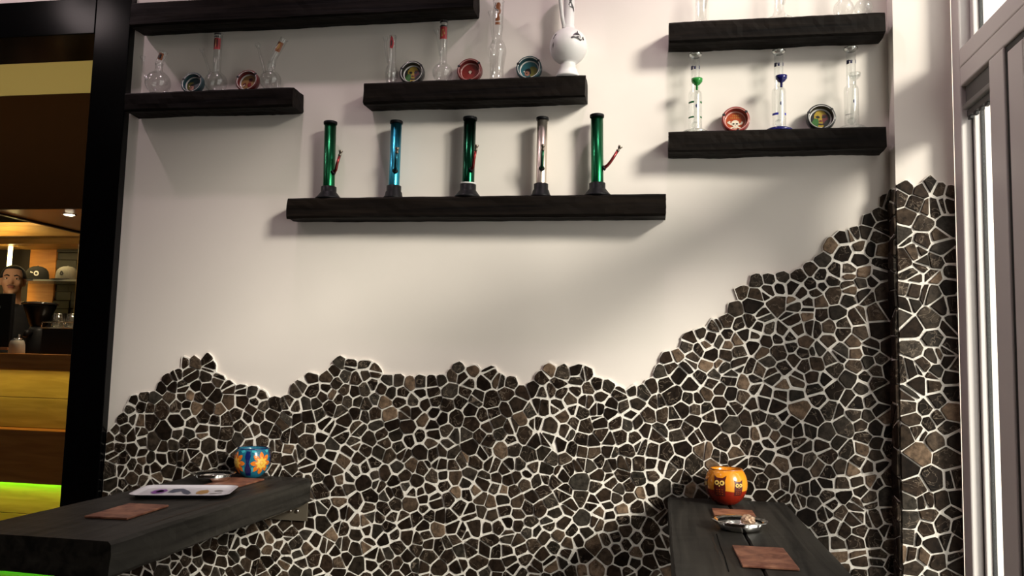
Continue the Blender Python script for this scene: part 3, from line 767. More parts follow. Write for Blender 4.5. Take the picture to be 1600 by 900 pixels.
# on the uppermost shelf near the window
glass_pipe(0.124, Z_RUP, [(0, 0), (0.030, 0), (0.030, 0.005), (0.020, 0.012), (0.017, 0.02), (0.018, 0.06), (0.018, 0.10), (0.0135, 0.115), (0.0135, 0.25), (0.017, 0.253)], 'clear straight glass pipe cut off by the picture top, above the green-bowled pipe', stem=([(0.01, -0.015, 0.05), (0.02, -0.03, 0.09), (0.024, -0.036, 0.12)], 0.0045))
glass_pipe(0.359, Z_RUP, [(0, 0), (0.044, 0), (0.045, 0.004), (0.036, 0.010), (0.022, 0.017), (0.015, 0.035), (0.0145, 0.06), (0.0145, 0.25), (0.018, 0.253)], 'clear flared-foot glass pipe cut off by the picture top, above the blue-bowled pipe', stem=([(0.01, -0.013, 0.05), (0.02, -0.03, 0.09), (0.024, -0.036, 0.12)], 0.0045))
e = glass_pipe(0.548, Z_RUP, bulb(0.030, 0.032, 0.013, 0.24), 'clear glass pipe with twin round bulbs, top cut off by the picture', stem=([(0.012, -0.02, 0.05), (0.03, -0.03, 0.09), (0.035, -0.036, 0.12)], 0.0045))
lathe('side_bulb', bulb(0.027, 0.030, 0.006, 0.075), M_GLASS, e, 32, Matrix.Translation((0.056, -0.006, 0)))

# ------------------------------------------------------------------ round glass ashtrays leaning on the wall
M_ASHGLASS = thin_glass('ashtray_glass', (0.85, 0.87, 0.87), 0.8, 0.10, 0.05, 2.0)
M_GLEAM = simple('pale_glass_ring', (0.55, 0.53, 0.50), 0.15, spec=0.7)
def pprint(name, pts, r_z, mat, parent):
    """flat print on the ashtray floor: pts (x, z) in the disc plane"""
    bm = bmesh.new()
    bm.faces.new([bm.verts.new((p[0], -r_z, p[1])) for p in pts])
    o = bm_obj(name, bm, mat, parent)
    return o
def ashtray(x, z, R, rim, floor, gleam, label, art, tilt=0.16, turn=0.0):
    e = empty('round_ashtray', (x, -0.028, z+0.0015), (-tilt, 0, turn)); tag(e, label, 'ashtray', 'round printed ashtrays leaning on the wall')
    Rx = Matrix.Translation((0, 0, R)) @ Matrix.Rotation(PI/2, 4, 'X')      # disc axis along -y (towards the room)
    # printed underside with a stepped wall, opening to the room
    lathe('body', [(0, 0.0), (R*0.94, 0.0), (R, 0.004), (R, 0.021), (R*0.97, 0.0235), (R*0.87, 0.0235), (R*0.80, 0.020), (R*0.76, 0.008)], rim, e, 48, Rx)
    lathe('inner_ring', [(R*0.765, 0.0078), (R*0.765, 0.0095), (R*0.72, 0.0095), (R*0.68, 0.006)], gleam, e, 48, Rx)
    lathe('upper_ring', [(R*0.835, 0.0225), (R*0.845, 0.0238), (R*0.875, 0.0242), (R*0.885, 0.0236)], gleam, e, 48, Rx)
    fl = lathe('floor_print', [(R*0.70, 0.0058), (0.0, 0.0058)], floor, e, 48, Rx)
    for k in (0.65, 2.75, 4.85):          # cigarette rests
        M2 = Rx @ Matrix.Rotation(k, 4, 'Z') @ Matrix.Translation((R*0.91, 0, 0.0225))
        bm = bmesh.new(); add_lathe(bm, [(0.0, 0.0028), (0.004, 0.0026), (0.0052, 0.0), (0.0, -0.001)], 10, M2)
        bm_obj('rest', bm, M_PRINT_BLK, e)
    for kind, pts, mt, h in art:
        bm = bmesh.new(); bm.faces.new([bm.verts.new((p[0]*R, p[1]*R, 0.0060+h*0.0003)) for p in pts])
        bmesh.ops.transform(bm, matrix=Rx, verts=bm.verts[:])
        bm_obj('print', bm, mt, fl)
    return e
def circ(cx, cz, rx, rz=None, n=16): 
    rz = rz or rx
    return [(cx+rx*math.cos(2*PI*i/n), cz+rz*math.sin(2*PI*i/n)) for i in range(n)]
def mc(name, c, r=0.35): return simple(name, c, r, spec=0.5, coat=0.3)
C_RED = mc('ashtray_red', (0.20, 0.014, 0.012)); C_ORED = mc('ashtray_orange_red', (0.36, 0.055, 0.012)); C_DRED = mc('ashtray_dark_red', (0.11, 0.008, 0.008))
C_BLK = mc('ashtray_black', (0.008, 0.008, 0.008)); C_YEL = mc('ashtray_yellow', (0.36, 0.24, 0.02)); C_GRN = mc('ashtray_green', (0.03, 0.12, 0.02))
C_BONE = mc('ashtray_bone', (0.68, 0.60, 0.48)); C_TEAL = mc('ashtray_teal', (0.03, 0.13, 0.16)); C_DTEAL = mc('ashtray_dark_teal', (0.012, 0.045, 0.055))
C_OLIVE = mc('ashtray_olive', (0.13, 0.12, 0.02)); C_PINK = mc('ashtray_skin', (0.30, 0.14, 0.10)); C_MAROON = mc('ashtray_maroon', (0.12, 0.02, 0.025)); C_TAN = mc('ashtray_tan', (0.30, 0.17, 0.06))
C_GOLD = mc('ashtray_gold', (0.45, 0.24, 0.05))
def face_art():
    """a generic poster-like face in yellow, green and red with dark shadows"""
    a = [('f', [(-0.34, 0.30), (-0.20, 0.52), (0.0, 0.60), (0.20, 0.54), (0.36, 0.30), (0.34, -0.1), (0.24, -0.42), (0.10, -0.58), (-0.10, -0.60), (-0.26, -0.45), (-0.36, -0.1)], C_YEL, 1),
         ('g', [(-0.34, 0.05), (-0.12, 0.02), (-0.10, -0.30), (-0.16, -0.58), (-0.40, -0.50), (-0.50, -0.25)], C_GRN, 2),
         ('r', [(0.10, 0.30), (0.36, 0.30), (0.44, 0.0), (0.36, -0.30), (0.14, -0.34), (0.10, 0.0)], C_MAROON, 2),
         ('e', [(-0.28, 0.16), (-0.14, 0.24), (-0.03, 0.15), (-0.05, 0.06), (-0.18, 0.05)], C_BLK, 3),
         ('e', [(0.08, 0.15), (0.20, 0.22), (0.33, 0.15), (0.26, 0.04), (0.10, 0.06)], C_BLK, 3),
         ('n', [(-0.10, -0.12), (0.0, -0.08), (0.12, -0.13), (0.08, -0.20), (-0.07, -0.20)], C_MAROON, 4),
         ('m', [(-0.18, -0.36), (-0.06, -0.31), (0.04, -0.34), (0.18, -0.33), (0.22, -0.40), (0.0, -0.43)], C_BLK, 4),
         ('s', [(0.24, -0.18), (0.40, -0.05), (0.42, -0.40), (0.22, -0.56), (0.16, -0.42)], C_BLK, 4)]
    a = [(k_, [(x_*1.22, z_*1.12) for x_, z_ in P_], m_, h_) for k_, P_, m_, h_ in a]
    a.insert(0, ('bg', [(-0.12, 0.2), (0.2, 0.2), (0.24, 0.64), (0.0, 0.685), (-0.16, 0.66)], C_OLIVE, 0.5))
    return a
def skull_art():
    a = [('c', [(-0.44, -0.66), (-0.50, -0.58), (0.42, -0.12), (0.48, -0.22)], C_BONE, 1), ('c', [(0.44, -0.66), (0.50, -0.58), (-0.42, -0.08), (-0.50, -0.20)], C_BONE, 2)]
    for x, z in ((-0.50, -0.10), (-0.42, -0.04), (0.46, -0.12), (0.42, -0.20), (-0.46, -0.64), (0.46, -0.64)): a.append(('c', circ(x, z, 0.075, n=10), C_BONE, 3))
    a += [('s', [(-0.30, -0.20), (-0.26, -0.04), (-0.12, 0.06), (0.06, 0.07), (0.20, 0.0), (0.26, -0.16), (0.20, -0.34), (0.12, -0.38), (0.10, -0.58), (-0.14, -0.58), (-0.17, -0.38), (-0.25, -0.34)], C_BONE, 4),
          ('e', circ(-0.14, -0.22, 0.085, 0.06, 10), C_BLK, 5), ('e', circ(0.10, -0.22, 0.085, 0.06, 10), C_BLK, 5), ('n', [(-0.05, -0.36), (-0.02, -0.27), (0.02, -0.36)], C_BLK, 5), ('t', [(-0.12, -0.50), (0.09, -0.49), (0.09, -0.475), (-0.12, -0.48)], C_BLK, 5)]
    for k in range(4): a.append(('l', [(-0.20+k*0.12, 0.40), (-0.14+k*0.12, 0.40), (-0.13+k*0.12, 0.52), (-0.19+k*0.12, 0.50)], C_GOLD, 1))
    for k in range(6): a.append(('l', [(-0.34+k*0.125, 0.22), (-0.28+k*0.125, 0.22), (-0.275+k*0.125, 0.32), (-0.335+k*0.125, 0.31)], C_GOLD, 1))
    return a
def leaf_art():
    a = []
    for k, (l, an) in enumerate(((0.42, 90), (0.40, 60), (0.40, 120), (0.34, 28), (0.34, 152), (0.26, 0), (0.26, 180))):
        t = math.radians(an); c, s = math.cos(t), math.sin(t)
        a.append(('l', [(0, -0.1), (c*l*0.5-s*0.035, s*l*0.5+c*0.035-0.1), (c*l, s*l-0.1), (c*l*0.5+s*0.035, s*l*0.5-c*0.035-0.1)], C_DRED, 1+k % 2))
    a += [('c', circ(0, 0.02, 0.12, 0.10), C_BONE, 3), ('c', circ(-0.04, 0.03, 0.03), C_DRED, 4), ('c', circ(0.05, 0.03, 0.03), C_DRED, 4), ('c', [(-0.05, -0.16), (0.05, -0.16), (0.03, -0.06), (-0.03, -0.06)], C_BONE, 3)]
    for k in range(9):
        t = math.radians(200+k*17.5); a.append(('d', circ(0.52*math.cos(t), 0.52*math.sin(t), 0.035, 0.02, 6), C_TAN, 1))
    return a
def teal_art(flip=False):
    s = -1 if flip else 1
    return [('o', [(s*0.05, 0.25), (s*0.35, 0.30), (s*0.62, 0.05), (s*0.60, -0.30), (s*0.30, -0.60), (s*0.05, -0.62), (s*0.10, -0.2)], C_OLIVE, 1),
            ('b', [(-0.35, 0.02), (-0.05, 0.14), (0.10, 0.02), (0.16, -0.30), (0.0, -0.42), (-0.30, -0.12)], C_BLK, 2),
            ('p', [(-0.36, -0.22), (-0.22, -0.10), (0.0, -0.16), (0.04, -0.40), (-0.10, -0.55), (-0.34, -0.45)], C_PINK, 3), ('w', circ(-0.40, -0.14, 0.06), C_BONE, 4), ('w', circ(-0.20, -0.30, 0.05), C_BLK, 4)]
def tan_art():
    return [('b', [(-0.05, 0.35), (0.18, 0.45), (0.35, 0.30), (0.25, 0.05), (0.02, 0.08)], C_MAROON, 1), ('b', [(-0.48, -0.10), (-0.25, 0.0), (-0.18, -0.25), (-0.45, -0.38)], C_MAROON, 2),
            ('b', [(0.0, 0.0), (0.22, -0.02), (0.28, -0.35), (0.02, -0.45), (-0.10, -0.25)], C_RED, 2), ('w', [(-0.50, -0.30), (-0.30, -0.18), (-0.28, -0.26), (-0.48, -0.40)], C_BONE, 3), ('b', circ(0.12, 0.26, 0.08), C_BLK, 3)]
ashtray(-1.615, Z_TOPL, 0.040, C_DTEAL, C_DTEAL, M_GLEAM, 'dark teal ashtray with a brown figure, on the shelf by the black post', teal_art(True), 0.2)
ashtray(-1.408, Z_TOPL, 0.041, C_DRED, C_TAN, M_GLEAM, 'tan ashtray with a dark red rim, on the shelf by the black post', tan_art(), 0.2)
ashtray(-0.816, Z_CEN, 0.042, C_BLK, C_BLK, M_GLEAM, 'black ashtray with a yellow face print, on the centre shelf', face_art(), 0.16)
ashtray(-0.619, Z_CEN, 0.042, C_DRED, C_RED, simple('pink_glass_ring', (0.42, 0.22, 0.20), 0.2), 'deep red ashtray with a pale emblem, between two glass pipes on the centre shelf', leaf_art(), 0.16)
ashtray(-0.421, Z_CEN, 0.042, C_DTEAL, C_TEAL, M_GLEAM, 'teal blue ashtray beside the frosted pipe on the centre shelf', teal_art(), 0.16)
ashtray(0.230, Z_RLO, 0.0425, C_RED, C_ORED, simple('salmon_glass_ring', (0.60, 0.33, 0.28), 0.2), 'orange-red ashtray with skull and crossbones, on the shelf near the window', skull_art(), 0.16)
ashtray(0.481, Z_RLO, 0.0425, C_BLK, C_BLK, M_GLEAM, 'black ashtray with yellow, green and red face print, near the window', face_art(), 0.16)

# ------------------------------------------------------------------ tables standing out from the wall
TZ = 0.813
M_STEEL = simple('brushed_steel_plate', (0.16, 0.135, 0.10), 0.45, metal=0.4)
tl = empty('wall_table', (-1.30, 0, TZ)); tag(tl, 'thick charcoal timber table by the black post, with the white tray on it', 'table', 'timber tables fixed to the stone wall')
rough_beam('table_top', -0.190, 0.187, -1.02, -0.017, -0.078, 0.0, M_TABLE, tl, 31, 0.003, 34, 'y', 0.007)
boxes('wall_bracket', [(0.005, 0.180, -0.022, -0.016, -0.139, -0.079), (0.02, 0.17, -0.30, -0.0225, -0.086, -0.0785)], M_STEEL, tl, 0.001)
for bx_ in (0.140, 0.165):
    lathe('bolt', [(0, 0.005), (0.006, 0.004), (0.0075, 0.0), (0.0, 0.0)], simple('bright_bolt', (0.7, 0.66, 0.6), 0.25, metal=1.0), tl, 12, Matrix.Translation((bx_-0.02, -0.022, -0.108)) @ Matrix.Rotation(PI/2, 4, 'X'))
tr_ = empty('wall_table', (0.205, 0, TZ)); tag(tr_, 'dark planked table under the window end, with the owl pot on it', 'table', 'timber tables fixed to the stone wall')
for i, (a, b, y0) in enumerate(((-0.172, -0.0015, -0.017), (0.0015, 0.168, -0.017))):
    rough_beam('plank', a, b, -1.35, y0, -0.075, 0.0, M_TABLE, tr_, 41+i, 0.0022, 40, 'y', 0.004)
boxes('wall_bracket', [(-0.12, 0.12, -0.022, -0.016, -0.139, -0.079), (-0.10, 0.10, -0.40, -0.0225, -0.086, -0.0785)], M_STEEL, tr_, 0.001)
# long drying cracks in the nearer plank
def wear(pts, w, parent):
    bm = bmesh.new()
    L_ = [bm.verts.new((x-w*(0.3+0.7*((i*37) % 5)/5), y, 0.0007)) for i, (x, y) in enumerate(pts)]; R_ = [bm.verts.new((x+w*(0.3+0.7*((i*53) % 7)/7), y, 0.0007)) for i, (x, y) in enumerate(pts)]
    for i in range(len(pts)-1): bm.faces.new((L_[i], R_[i], R_[i+1], L_[i+1]))
    bm_obj('wear_streak', bm, M_WEAR, parent)
M_WEAR = simple('worn_bare_wood', (0.075, 0.048, 0.030), 0.6, spec=0.2, noise=0.6, nscale=90)
wear([(0.150+0.004*math.sin(i*1.7), -0.86+i*0.045) for i in range(14)], 0.0022, tl)
wear([(0.158+0.003*math.sin(i*2.1), -0.62+i*0.03) for i in range(9)], 0.0014, tl)
wear([(-0.078+0.002*math.sin(i*2.3), -0.78+i*0.03) for i in range(7)], 0.0012, tr_)
M_CRACK = simple('crack_shadow', (0.004, 0.004, 0.004), 0.9, spec=0.05)
for pts in ([(-0.066, -0.56), (-0.0675, -0.70), (-0.066, -0.80), (-0.068, -0.93)],):
    bm = bmesh.new()
    L_ = [bm.verts.new((x-0.0012, y, 0.0006)) for x, y in pts]; R_ = [bm.verts.new((x+0.0012, y, 0.0006)) for x, y in pts]
    for i in range(len(pts)-1): bm.faces.new((L_[i], R_[i], R_[i+1], L_[i+1]))
    bm_obj('crack', bm, M_CRACK, tr_)

# copper-coloured coasters
def copper():
    m, nt, b = new_mat('mottled_copper')
    N, L = nt.nodes, nt.links
    tc = N.new('ShaderNodeTexCoord'); nz = N.new('ShaderNodeTexNoise'); nz.inputs['Scale'].default_value = 22; nz.inputs['Detail'].default_value = 5; nz.inputs['Distortion'].default_value = 0.8
    L.new(tc.outputs['Object'], nz.inputs['Vector'])
    rp = N.new('ShaderNodeValToRGB'); rp.color_ramp.elements[0].position = 0.35; rp.color_ramp.elements[0].color = (0.15, 0.048, 0.028, 1)
    rp.color_ramp.elements[1].position = 0.68; rp.color_ramp.elements[1].color = (0.42, 0.19, 0.11, 1)
    L.new(nz.outputs['Fac'], rp.inputs[0]); L.new(rp.outputs[0], b.inputs['Base Color'])
    b.inputs['Roughness'].default_value = 0.5; b.inputs['Metallic'].default_value = 0.15
    return m
M_COPPER = copper()
def coaster(cx, cy, lab, rz=0.0, w=0.108, l=0.185):
    bm = bmesh.new(); add_box(bm, -w/2, w/2, -l/2, l/2, 0, 0.005, 0.0012)
    o = bm_obj('copper_coaster', bm, M_COPPER); o.location = (cx, cy, TZ+0.0006); o.rotation_euler = (0, 0, rz)
    tag(o, lab, 'coaster', 'rectangular copper coasters on the tables')
coaster(0.2185, -0.792, 'copper coaster in front of the steel ashtray, owl pot table', 0.02)
coaster(0.203, -0.315, 'copper coaster partly behind the steel ashtray, near the owl pot', 0.0)
coaster(-1.281, -0.727, 'copper coaster in front of the white tray', 0.06)
coaster(-1.280, -0.215, 'copper coaster behind the white tray, next to the flowered pot', 0.0)

# steel ashtrays
M_CHROME = simple('polished_steel', (0.78, 0.77, 0.75), 0.14, metal=1.0)
def steel_ashtray(x, y, z, lab, rx=0.0):
    o = empty('steel_ashtray', (x, y, z), (rx, 0, 0)); tag(o, lab, 'ashtray', 'round steel ashtrays on the tables')
    lathe('bowl', [(0, 0.0), (0.046, 0.0), (0.049, 0.003), (0.0545, 0.018), (0.0535, 0.0185), (0.048, 0.0055), (0.044, 0.003), (0, 0.003)], M_CHROME, o, 48)
    lathe('rim', [(0.0535, 0.0175), (0.060, 0.0205), (0.0675, 0.0215), (0.0675, 0.0228), (0.060, 0.0222), (0.0530, 0.0192)], M_CHROME, o, 48)
    return o
steel_ashtray(0.200, -0.485, TZ+0.001, 'round steel ashtray holding a crumpled wrapper, on the owl pot table')
steel_ashtray(-1.355, -0.205, TZ+0.0062, 'round steel ashtray standing behind the white tray')
M_WRAP = simple('crumpled_foil_wrapper', (0.55, 0.38, 0.26), 0.25, metal=0.5, noise=0.4, nscale=60)
bm = bmesh.new(); bmesh.ops.create_icosphere(bm, subdivisions=3, radius=0.017)
rw = random.Random(5)
for v in bm.verts: v.co *= rw.uniform(0.78, 1.15); v.co.z *= 0.75
o = bm_obj('crumpled_wrapper', bm, M_WRAP); o.location = (0.222, -0.462, TZ+0.0195); tag(o, 'small crumpled foil wrapper lying in the steel ashtray', 'wrapper')

# white rolling tray
M_TRAY = simple('white_printed_tin', (0.74, 0.73, 0.78), 0.25, spec=0.6)
M_TRAYRIM = simple('black_tin_underside', (0.012, 0.012, 0.014), 0.35)
ty = empty('rolling_tray', (-1.306, -0.436, TZ+0.001), (0, 0, math.radians(18))); tag(ty, 'white metal rolling tray with coloured blots on the table by the post', 'tray')
def rrect(hx, hy, r, z, n=6):
    P = []
    for cx, cy, a0 in ((hx-r, hy-r, 0), (-hx+r, hy-r, 90), (-hx+r, -hy+r, 180), (hx-r, -hy+r, 270)):
        for i in range(n+1):
            a = math.radians(a0+90*i/n); P.append((cx+r*math.cos(a), cy+r*math.sin(a), z))
    return P
def skin_rings(name, rings, mat, parent, capb=True, capt=True, smooth=False):
    V = [p for r in rings for p in r]; n = len(rings[0]); Fc = []
    for k in range(len(rings)-1):
        for i in range(n):
            j = (i+1) % n; Fc.append((k*n+i, k*n+j, (k+1)*n+j, (k+1)*n+i))
    if capb: Fc.append(tuple(range(n))[::-1])
    if capt: Fc.append(tuple(range((len(rings)-1)*n, len(rings)*n)))
    return mesh_obj(name, V, Fc, mat, parent, smooth)
HX, HY = 0.132, 0.096
skin_rings('shell', [rrect(HX-0.016, HY-0.016, 0.03, 0), rrect(HX-0.006, HY-0.006, 0.034, 0.008), rrect(HX, HY, 0.036, 0.0095), rrect(HX, HY, 0.036, 0.0105)], M_TRAYRIM, ty, True, False)
skin_rings('printed_face', [rrect(HX, HY, 0.036, 0.0105), rrect(HX-0.005, HY-0.005, 0.034, 0.0102), rrect(HX-0.015, HY-0.015, 0.03, 0.0052), rrect(HX-0.018, HY-0.018, 0.028, 0.0046)], M_TRAY, ty, False, True)
def tray_blot(pts, mat):
    bm = bmesh.new(); bm.faces.new([bm.verts.new((x, y, 0.0052)) for x, y in pts]); bm_obj('blot', bm, mat, ty)
tray_blot(blob(-0.072, 0.005, 0.020, 0.042, 16, .12, 1), simple('purple_blot', (0.23, 0.06, 0.33), 0.4))
tray_blot(blob(-0.070, 0.008, 0.010, 0.022, 12, .2, 2), simple('violet_blot', (0.42, 0.16, 0.52), 0.4))
tray_blot([(-0.045, 0.05), (-0.020, 0.060), (0.004, 0.02), (0.020, -0.02), (0.018, -0.05), (0.0, -0.03), (-0.014, 0.01), (-0.030, -0.02), (-0.046, -0.01)], simple('slate_blot', (0.07, 0.08, 0.13), 0.4))
tray_blot(blob(0.048, -0.004, 0.016, 0.040, 14, .2, 3), simple('ochre_blot', (0.42, 0.24, 0.08), 0.4))
tray_blot(blob(0.086, 0.020, 0.014, 0.012, 12, .3, 4), simple('grey_blot', (0.17, 0.16, 0.15), 0.4))
tray_blot([(0.07, -0.03), (0.10, -0.01), (0.102, -0.018), (0.074, -0.04)], simple('brown_blot', (0.12, 0.09, 0.08), 0.4))

# flowered pot
def pot_profile(R, h, neck):
    a1 = math.acos(neck); a0 = -1.12
    k = h/(math.sin(a1)-math.sin(a0))
    pr = [(0, 0), (R*math.cos(a0)*0.96, 0)]
    for i in range(13):
        a = a0+(a1-a0)*i/12
        pr.append((R*math.cos(a), 0.0005+k*(math.sin(a)-math.sin(a0))))
    rt = R*neck
    pr += [(rt-0.002, h+0.001), (rt-0.005, h-0.002), (R*0.85, h*0.5), (R*0.5, h*0.08), (0, h*0.07)]
    return pr
def rad_of(pr):
    out = [(r, z) for r, z in pr[1:15]]
    def f(z):
        for (r0, z0), (r1, z1) in zip(out, out[1:]):
            if z0 <= z <= z1 and z1 > z0: return r0+(r1-r0)*(z-z0)/(z1-z0)
        return out[-1][0]
    return f
fp = empty('flowered_candle_pot', (-1.294, -0.075, TZ+0.0008)); tag(fp, 'round blue candle pot painted with orange flowers, against the stone wall', 'candle pot')
PRF = pot_profile(0.0565, 0.093, 0.85)
lathe('bowl', PRF, simple('teal_glazed_pot', (0.015, 0.15, 0.24), 0.18, noise=0.5, nscale=40, coat=0.5), fp, 48)
rf = rad_of(PRF)
M_FLO = simple('orange_petal_glaze', (0.80, 0.21, 0.015), 0.2, coat=0.5); M_FLY = simple('yellow_petal_glaze', (0.90, 0.55, 0.08), 0.2, coat=0.5); M_FLN = simple('navy_glaze', (0.006, 0.012, 0.10), 0.2, coat=0.5); M_FLT = simple('turquoise_glaze', (0.05, 0.42, 0.50), 0.2, coat=0.5)
M_FLB = simple('navy_outline_glaze', (0.004, 0.006, 0.02), 0.25, coat=0.4)
def petal(cx, cz, a, l0, l1, w):
    c, s = math.cos(a), math.sin(a)
    P = []
    for t, ww in ((0, 0.15), (0.35, 0.8), (0.65, 1.0), (0.88, 0.6), (1.0, 0.0), (0.88, -0.6), (0.65, -1.0), (0.35, -0.8), (0, -0.15)):
        d = l0+(l1-l0)*t; P.append((cx+c*d-s*w*ww, cz+s*d+c*w*ww))
    return P
for k in range(4):
    A = -PI/2+1.00+k*2*PI/4
    for j in range(8):
        a = PI/2+j*PI/4
        wrap_patch('petal', petal(0, 0.050, a, 0.004, 0.036, 0.0078), rf, M_FLO, fp, None, 0.0008, A, 4)
        wrap_patch('petal', petal(0, 0.050, a+PI/8, 0.004, 0.016, 0.0035), rf, M_FLY, fp, None, 0.0016, A, 4)
        wrap_patch('petal', petal(0, 0.050, a, 0.008, 0.021, 0.0030), rf, M_FLY, fp, None, 0.0014, A, 4)
    wrap_patch('flower_centre', circ(0, 0.050, 0.005, n=12), rf, M_FLY, fp, None, 0.0022, A, 4)
    B = A+PI/4
    wrap_patch('stripe', [(-0.007, 0.010), (0.007, 0.010), (0.010, 0.03), (0.004, 0.05), (0.009, 0.072), (0.006, 0.088), (-0.006, 0.088), (-0.009, 0.072), (-0.004, 0.05), (-0.010, 0.03)], rf, M_FLN, fp, None, 0.0008, B, 4)
    for s in (-1, 1):
        wrap_patch('leaf', [(s*0.010, 0.086), (s*0.020, 0.082), (s*0.026, 0.088), (s*0.018, 0.091), (s*0.011, 0.091)], rf, M_FLT, fp, None, 0.0010, B, 2)
        wrap_patch('leaf', [(s*0.012, 0.020), (s*0.018, 0.030), (s*0.015, 0.040), (s*0.010, 0.034)], rf, M_FLT, fp, None, 0.0010, B, 2)
lathe('rim', [(0.0478, 0.0905), (0.0490, 0.0935), (0.0475, 0.0955), (0.0445, 0.0945)], M_FLN, fp, 48)

# owl pot
op = empty('owl_candle_pot', (0.197, -0.105, TZ+0.0008)); tag(op, 'round orange and red glass candle pot painted with owls', 'candle pot')
def two_tone():
    m, nt, b = new_mat('orange_over_red_glass')
    N, L = nt.nodes, nt.links
    tc = N.new('ShaderNodeTexCoord'); sx = N.new('ShaderNodeSeparateXYZ'); L.new(tc.outputs['Object'], sx.inputs[0])
    nz = N.new('ShaderNodeTexNoise'); nz.inputs['Scale'].default_value = 12; L.new(tc.outputs['Object'], nz.inputs['Vector'])
    ma = N.new('ShaderNodeMath'); ma.operation = 'MULTIPLY_ADD'; ma.inputs[1].default_value = 0.012; L.new(nz.outputs['Fac'], ma.inputs[0]); L.new(sx.outputs['Z'], ma.inputs[2])
    rp = N.new('ShaderNodeValToRGB'); cr = rp.color_ramp
    mr = N.new('ShaderNodeMapRange'); mr.inputs[1].default_value = 0.0; mr.inputs[2].default_value = 0.10; L.new(ma.outputs[0], mr.inputs[0])
    cr.elements[0].position = 0.0; cr.elements[0].color = (0.20, 0.012, 0.004, 1); cr.elements[1].position = 1.0; cr.elements[1].color = (0.85, 0.30, 0.012, 1)
    for p, c in ((0.48, (0.30, 0.018, 0.006)), (0.505, (0.88, 0.36, 0.03)), (0.8, (0.92, 0.34, 0.02))):
        e_ = cr.elements.new(p); e_.color = (*c, 1)
    L.new(mr.outputs[0], rp.inputs[0]); L.new(rp.outputs[0], b.inputs['Base Color'])
    b.inputs['Roughness'].default_value = 0.2; b.inputs['Coat Weight'].default_value = 0.4; b.inputs['Transmission Weight'].default_value = 0.15
    return m
PRO = pot_profile(0.0600, 0.099, 0.76)
lathe('bowl', PRO, two_tone(), op, 48)
ro = rad_of(PRO)
M_OWL = simple('dark_red_owl_paint', (0.075, 0.008, 0.006), 0.35); M_EYE = simple('cream_owl_eye', (0.80, 0.55, 0.14), 0.3); M_PUP = simple('owl_pupil', (0.03, 0.008, 0.006), 0.3)
def owl(A, s, z):
    wrap_patch('owl', [(-0.013*s, z), (0.013*s, z), (0.0155*s, z+0.022*s), (0.014*s, z+0.040*s), (0.0165*s, z+0.052*s), (0.007*s, z+0.046*s), (-0.007*s, z+0.046*s), (-0.0165*s, z+0.052*s), (-0.014*s, z+0.040*s), (-0.0155*s, z+0.022*s)], ro, M_OWL, op, None, 0.0007, A, 4)
    for q in (-1, 1):
        wrap_patch('owl_eye', circ(q*0.0068*s, z+0.034*s, 0.0062*s, n=14), ro, M_EYE, op, None, 0.0013, A, 2)
        wrap_patch('owl_pupil', circ(q*0.0064*s, z+0.034*s, 0.0026*s, n=10), ro, M_PUP, op, None, 0.0018, A, 2)
    wrap_patch('owl_beak', [(-0.002*s, z+0.028*s), (0.002*s, z+0.028*s), (0, z+0.023*s)], ro, M_EYE, op, None, 0.0013, A, 2)
    for r_ in range(3):
        for c_ in range(-1, 2):
            wrap_patch('owl_feather', [(c_*0.007*s-0.002*s, z+(0.006+r_*0.006)*s), (c_*0.007*s, z+(0.004+r_*0.006)*s), (c_*0.007*s+0.002*s, z+(0.006+r_*0.006)*s), (c_*0.007*s, z+(0.0052+r_*0.006)*s)], ro, M_FLO, op, None, 0.0012, A, 2)
for A, s, z in ((-0.47, 1.12, 0.028), (0.46, 0.86, 0.031), (-1.42, 0.9, 0.028), (1.8, 0.95, 0.03), (2.9, 0.85, 0.03), (-2.4, 0.9, 0.03)):
    owl(-PI/2+A+0.08, s, z)
lathe('rim', [(0.0460, 0.0970), (0.0468, 0.0995), (0.0455, 0.1015), (0.0425, 0.1005)], simple('brown_rim_glass', (0.40, 0.13, 0.02), 0.25), op, 48)

# ------------------------------------------------------------------ the bar beyond the passage
BY = 1.5        # front of the counter
M_BARWOOD = wood('oiled_oak_board', (0.40, 0.15, 0.028), (0.60, 0.26, 0.055), (3, 40, 26), 0.45, 0.15)
M_BARPANEL = wood('pale_oak_panel', (0.34, 0.245, 0.045), (0.52, 0.385, 0.085), (3, 40, 26), 0.5, 0.1)
M_FASCIA = simple('brown_painted_board', (0.026, 0.009, 0.0022), 0.7, spec=0.08, noise=0.12, nscale=9)
M_BARCEIL = simple('ochre_satin_ceiling', (0.52, 0.43, 0.21), 0.22, spec=0.5)
M_DARKROOM = simple('dark_bar_wall', (0.03, 0.022, 0.016), 0.8)
BX0, BX1 = ROOM_X, -1.2
tag(box('ceiling_bar', BX0, BX1, T, 4.2, 2.96, 3.02, M_DARKROOM), kind='structure')
tag(box('wall_bar_back', BX0, BX1, 4.0, 4.2, 0, 2.96, M_DARKROOM), kind='structure')
tag(box('wall_bar_left', BX0-0.2, BX0, T, 4.2, 0, 3.0, M_DARKROOM), kind='structure')
tag(box('wall_bar_right', BX1, BX1+0.2, T, 4.2, 0, 3.0, M_DARKROOM), kind='structure')
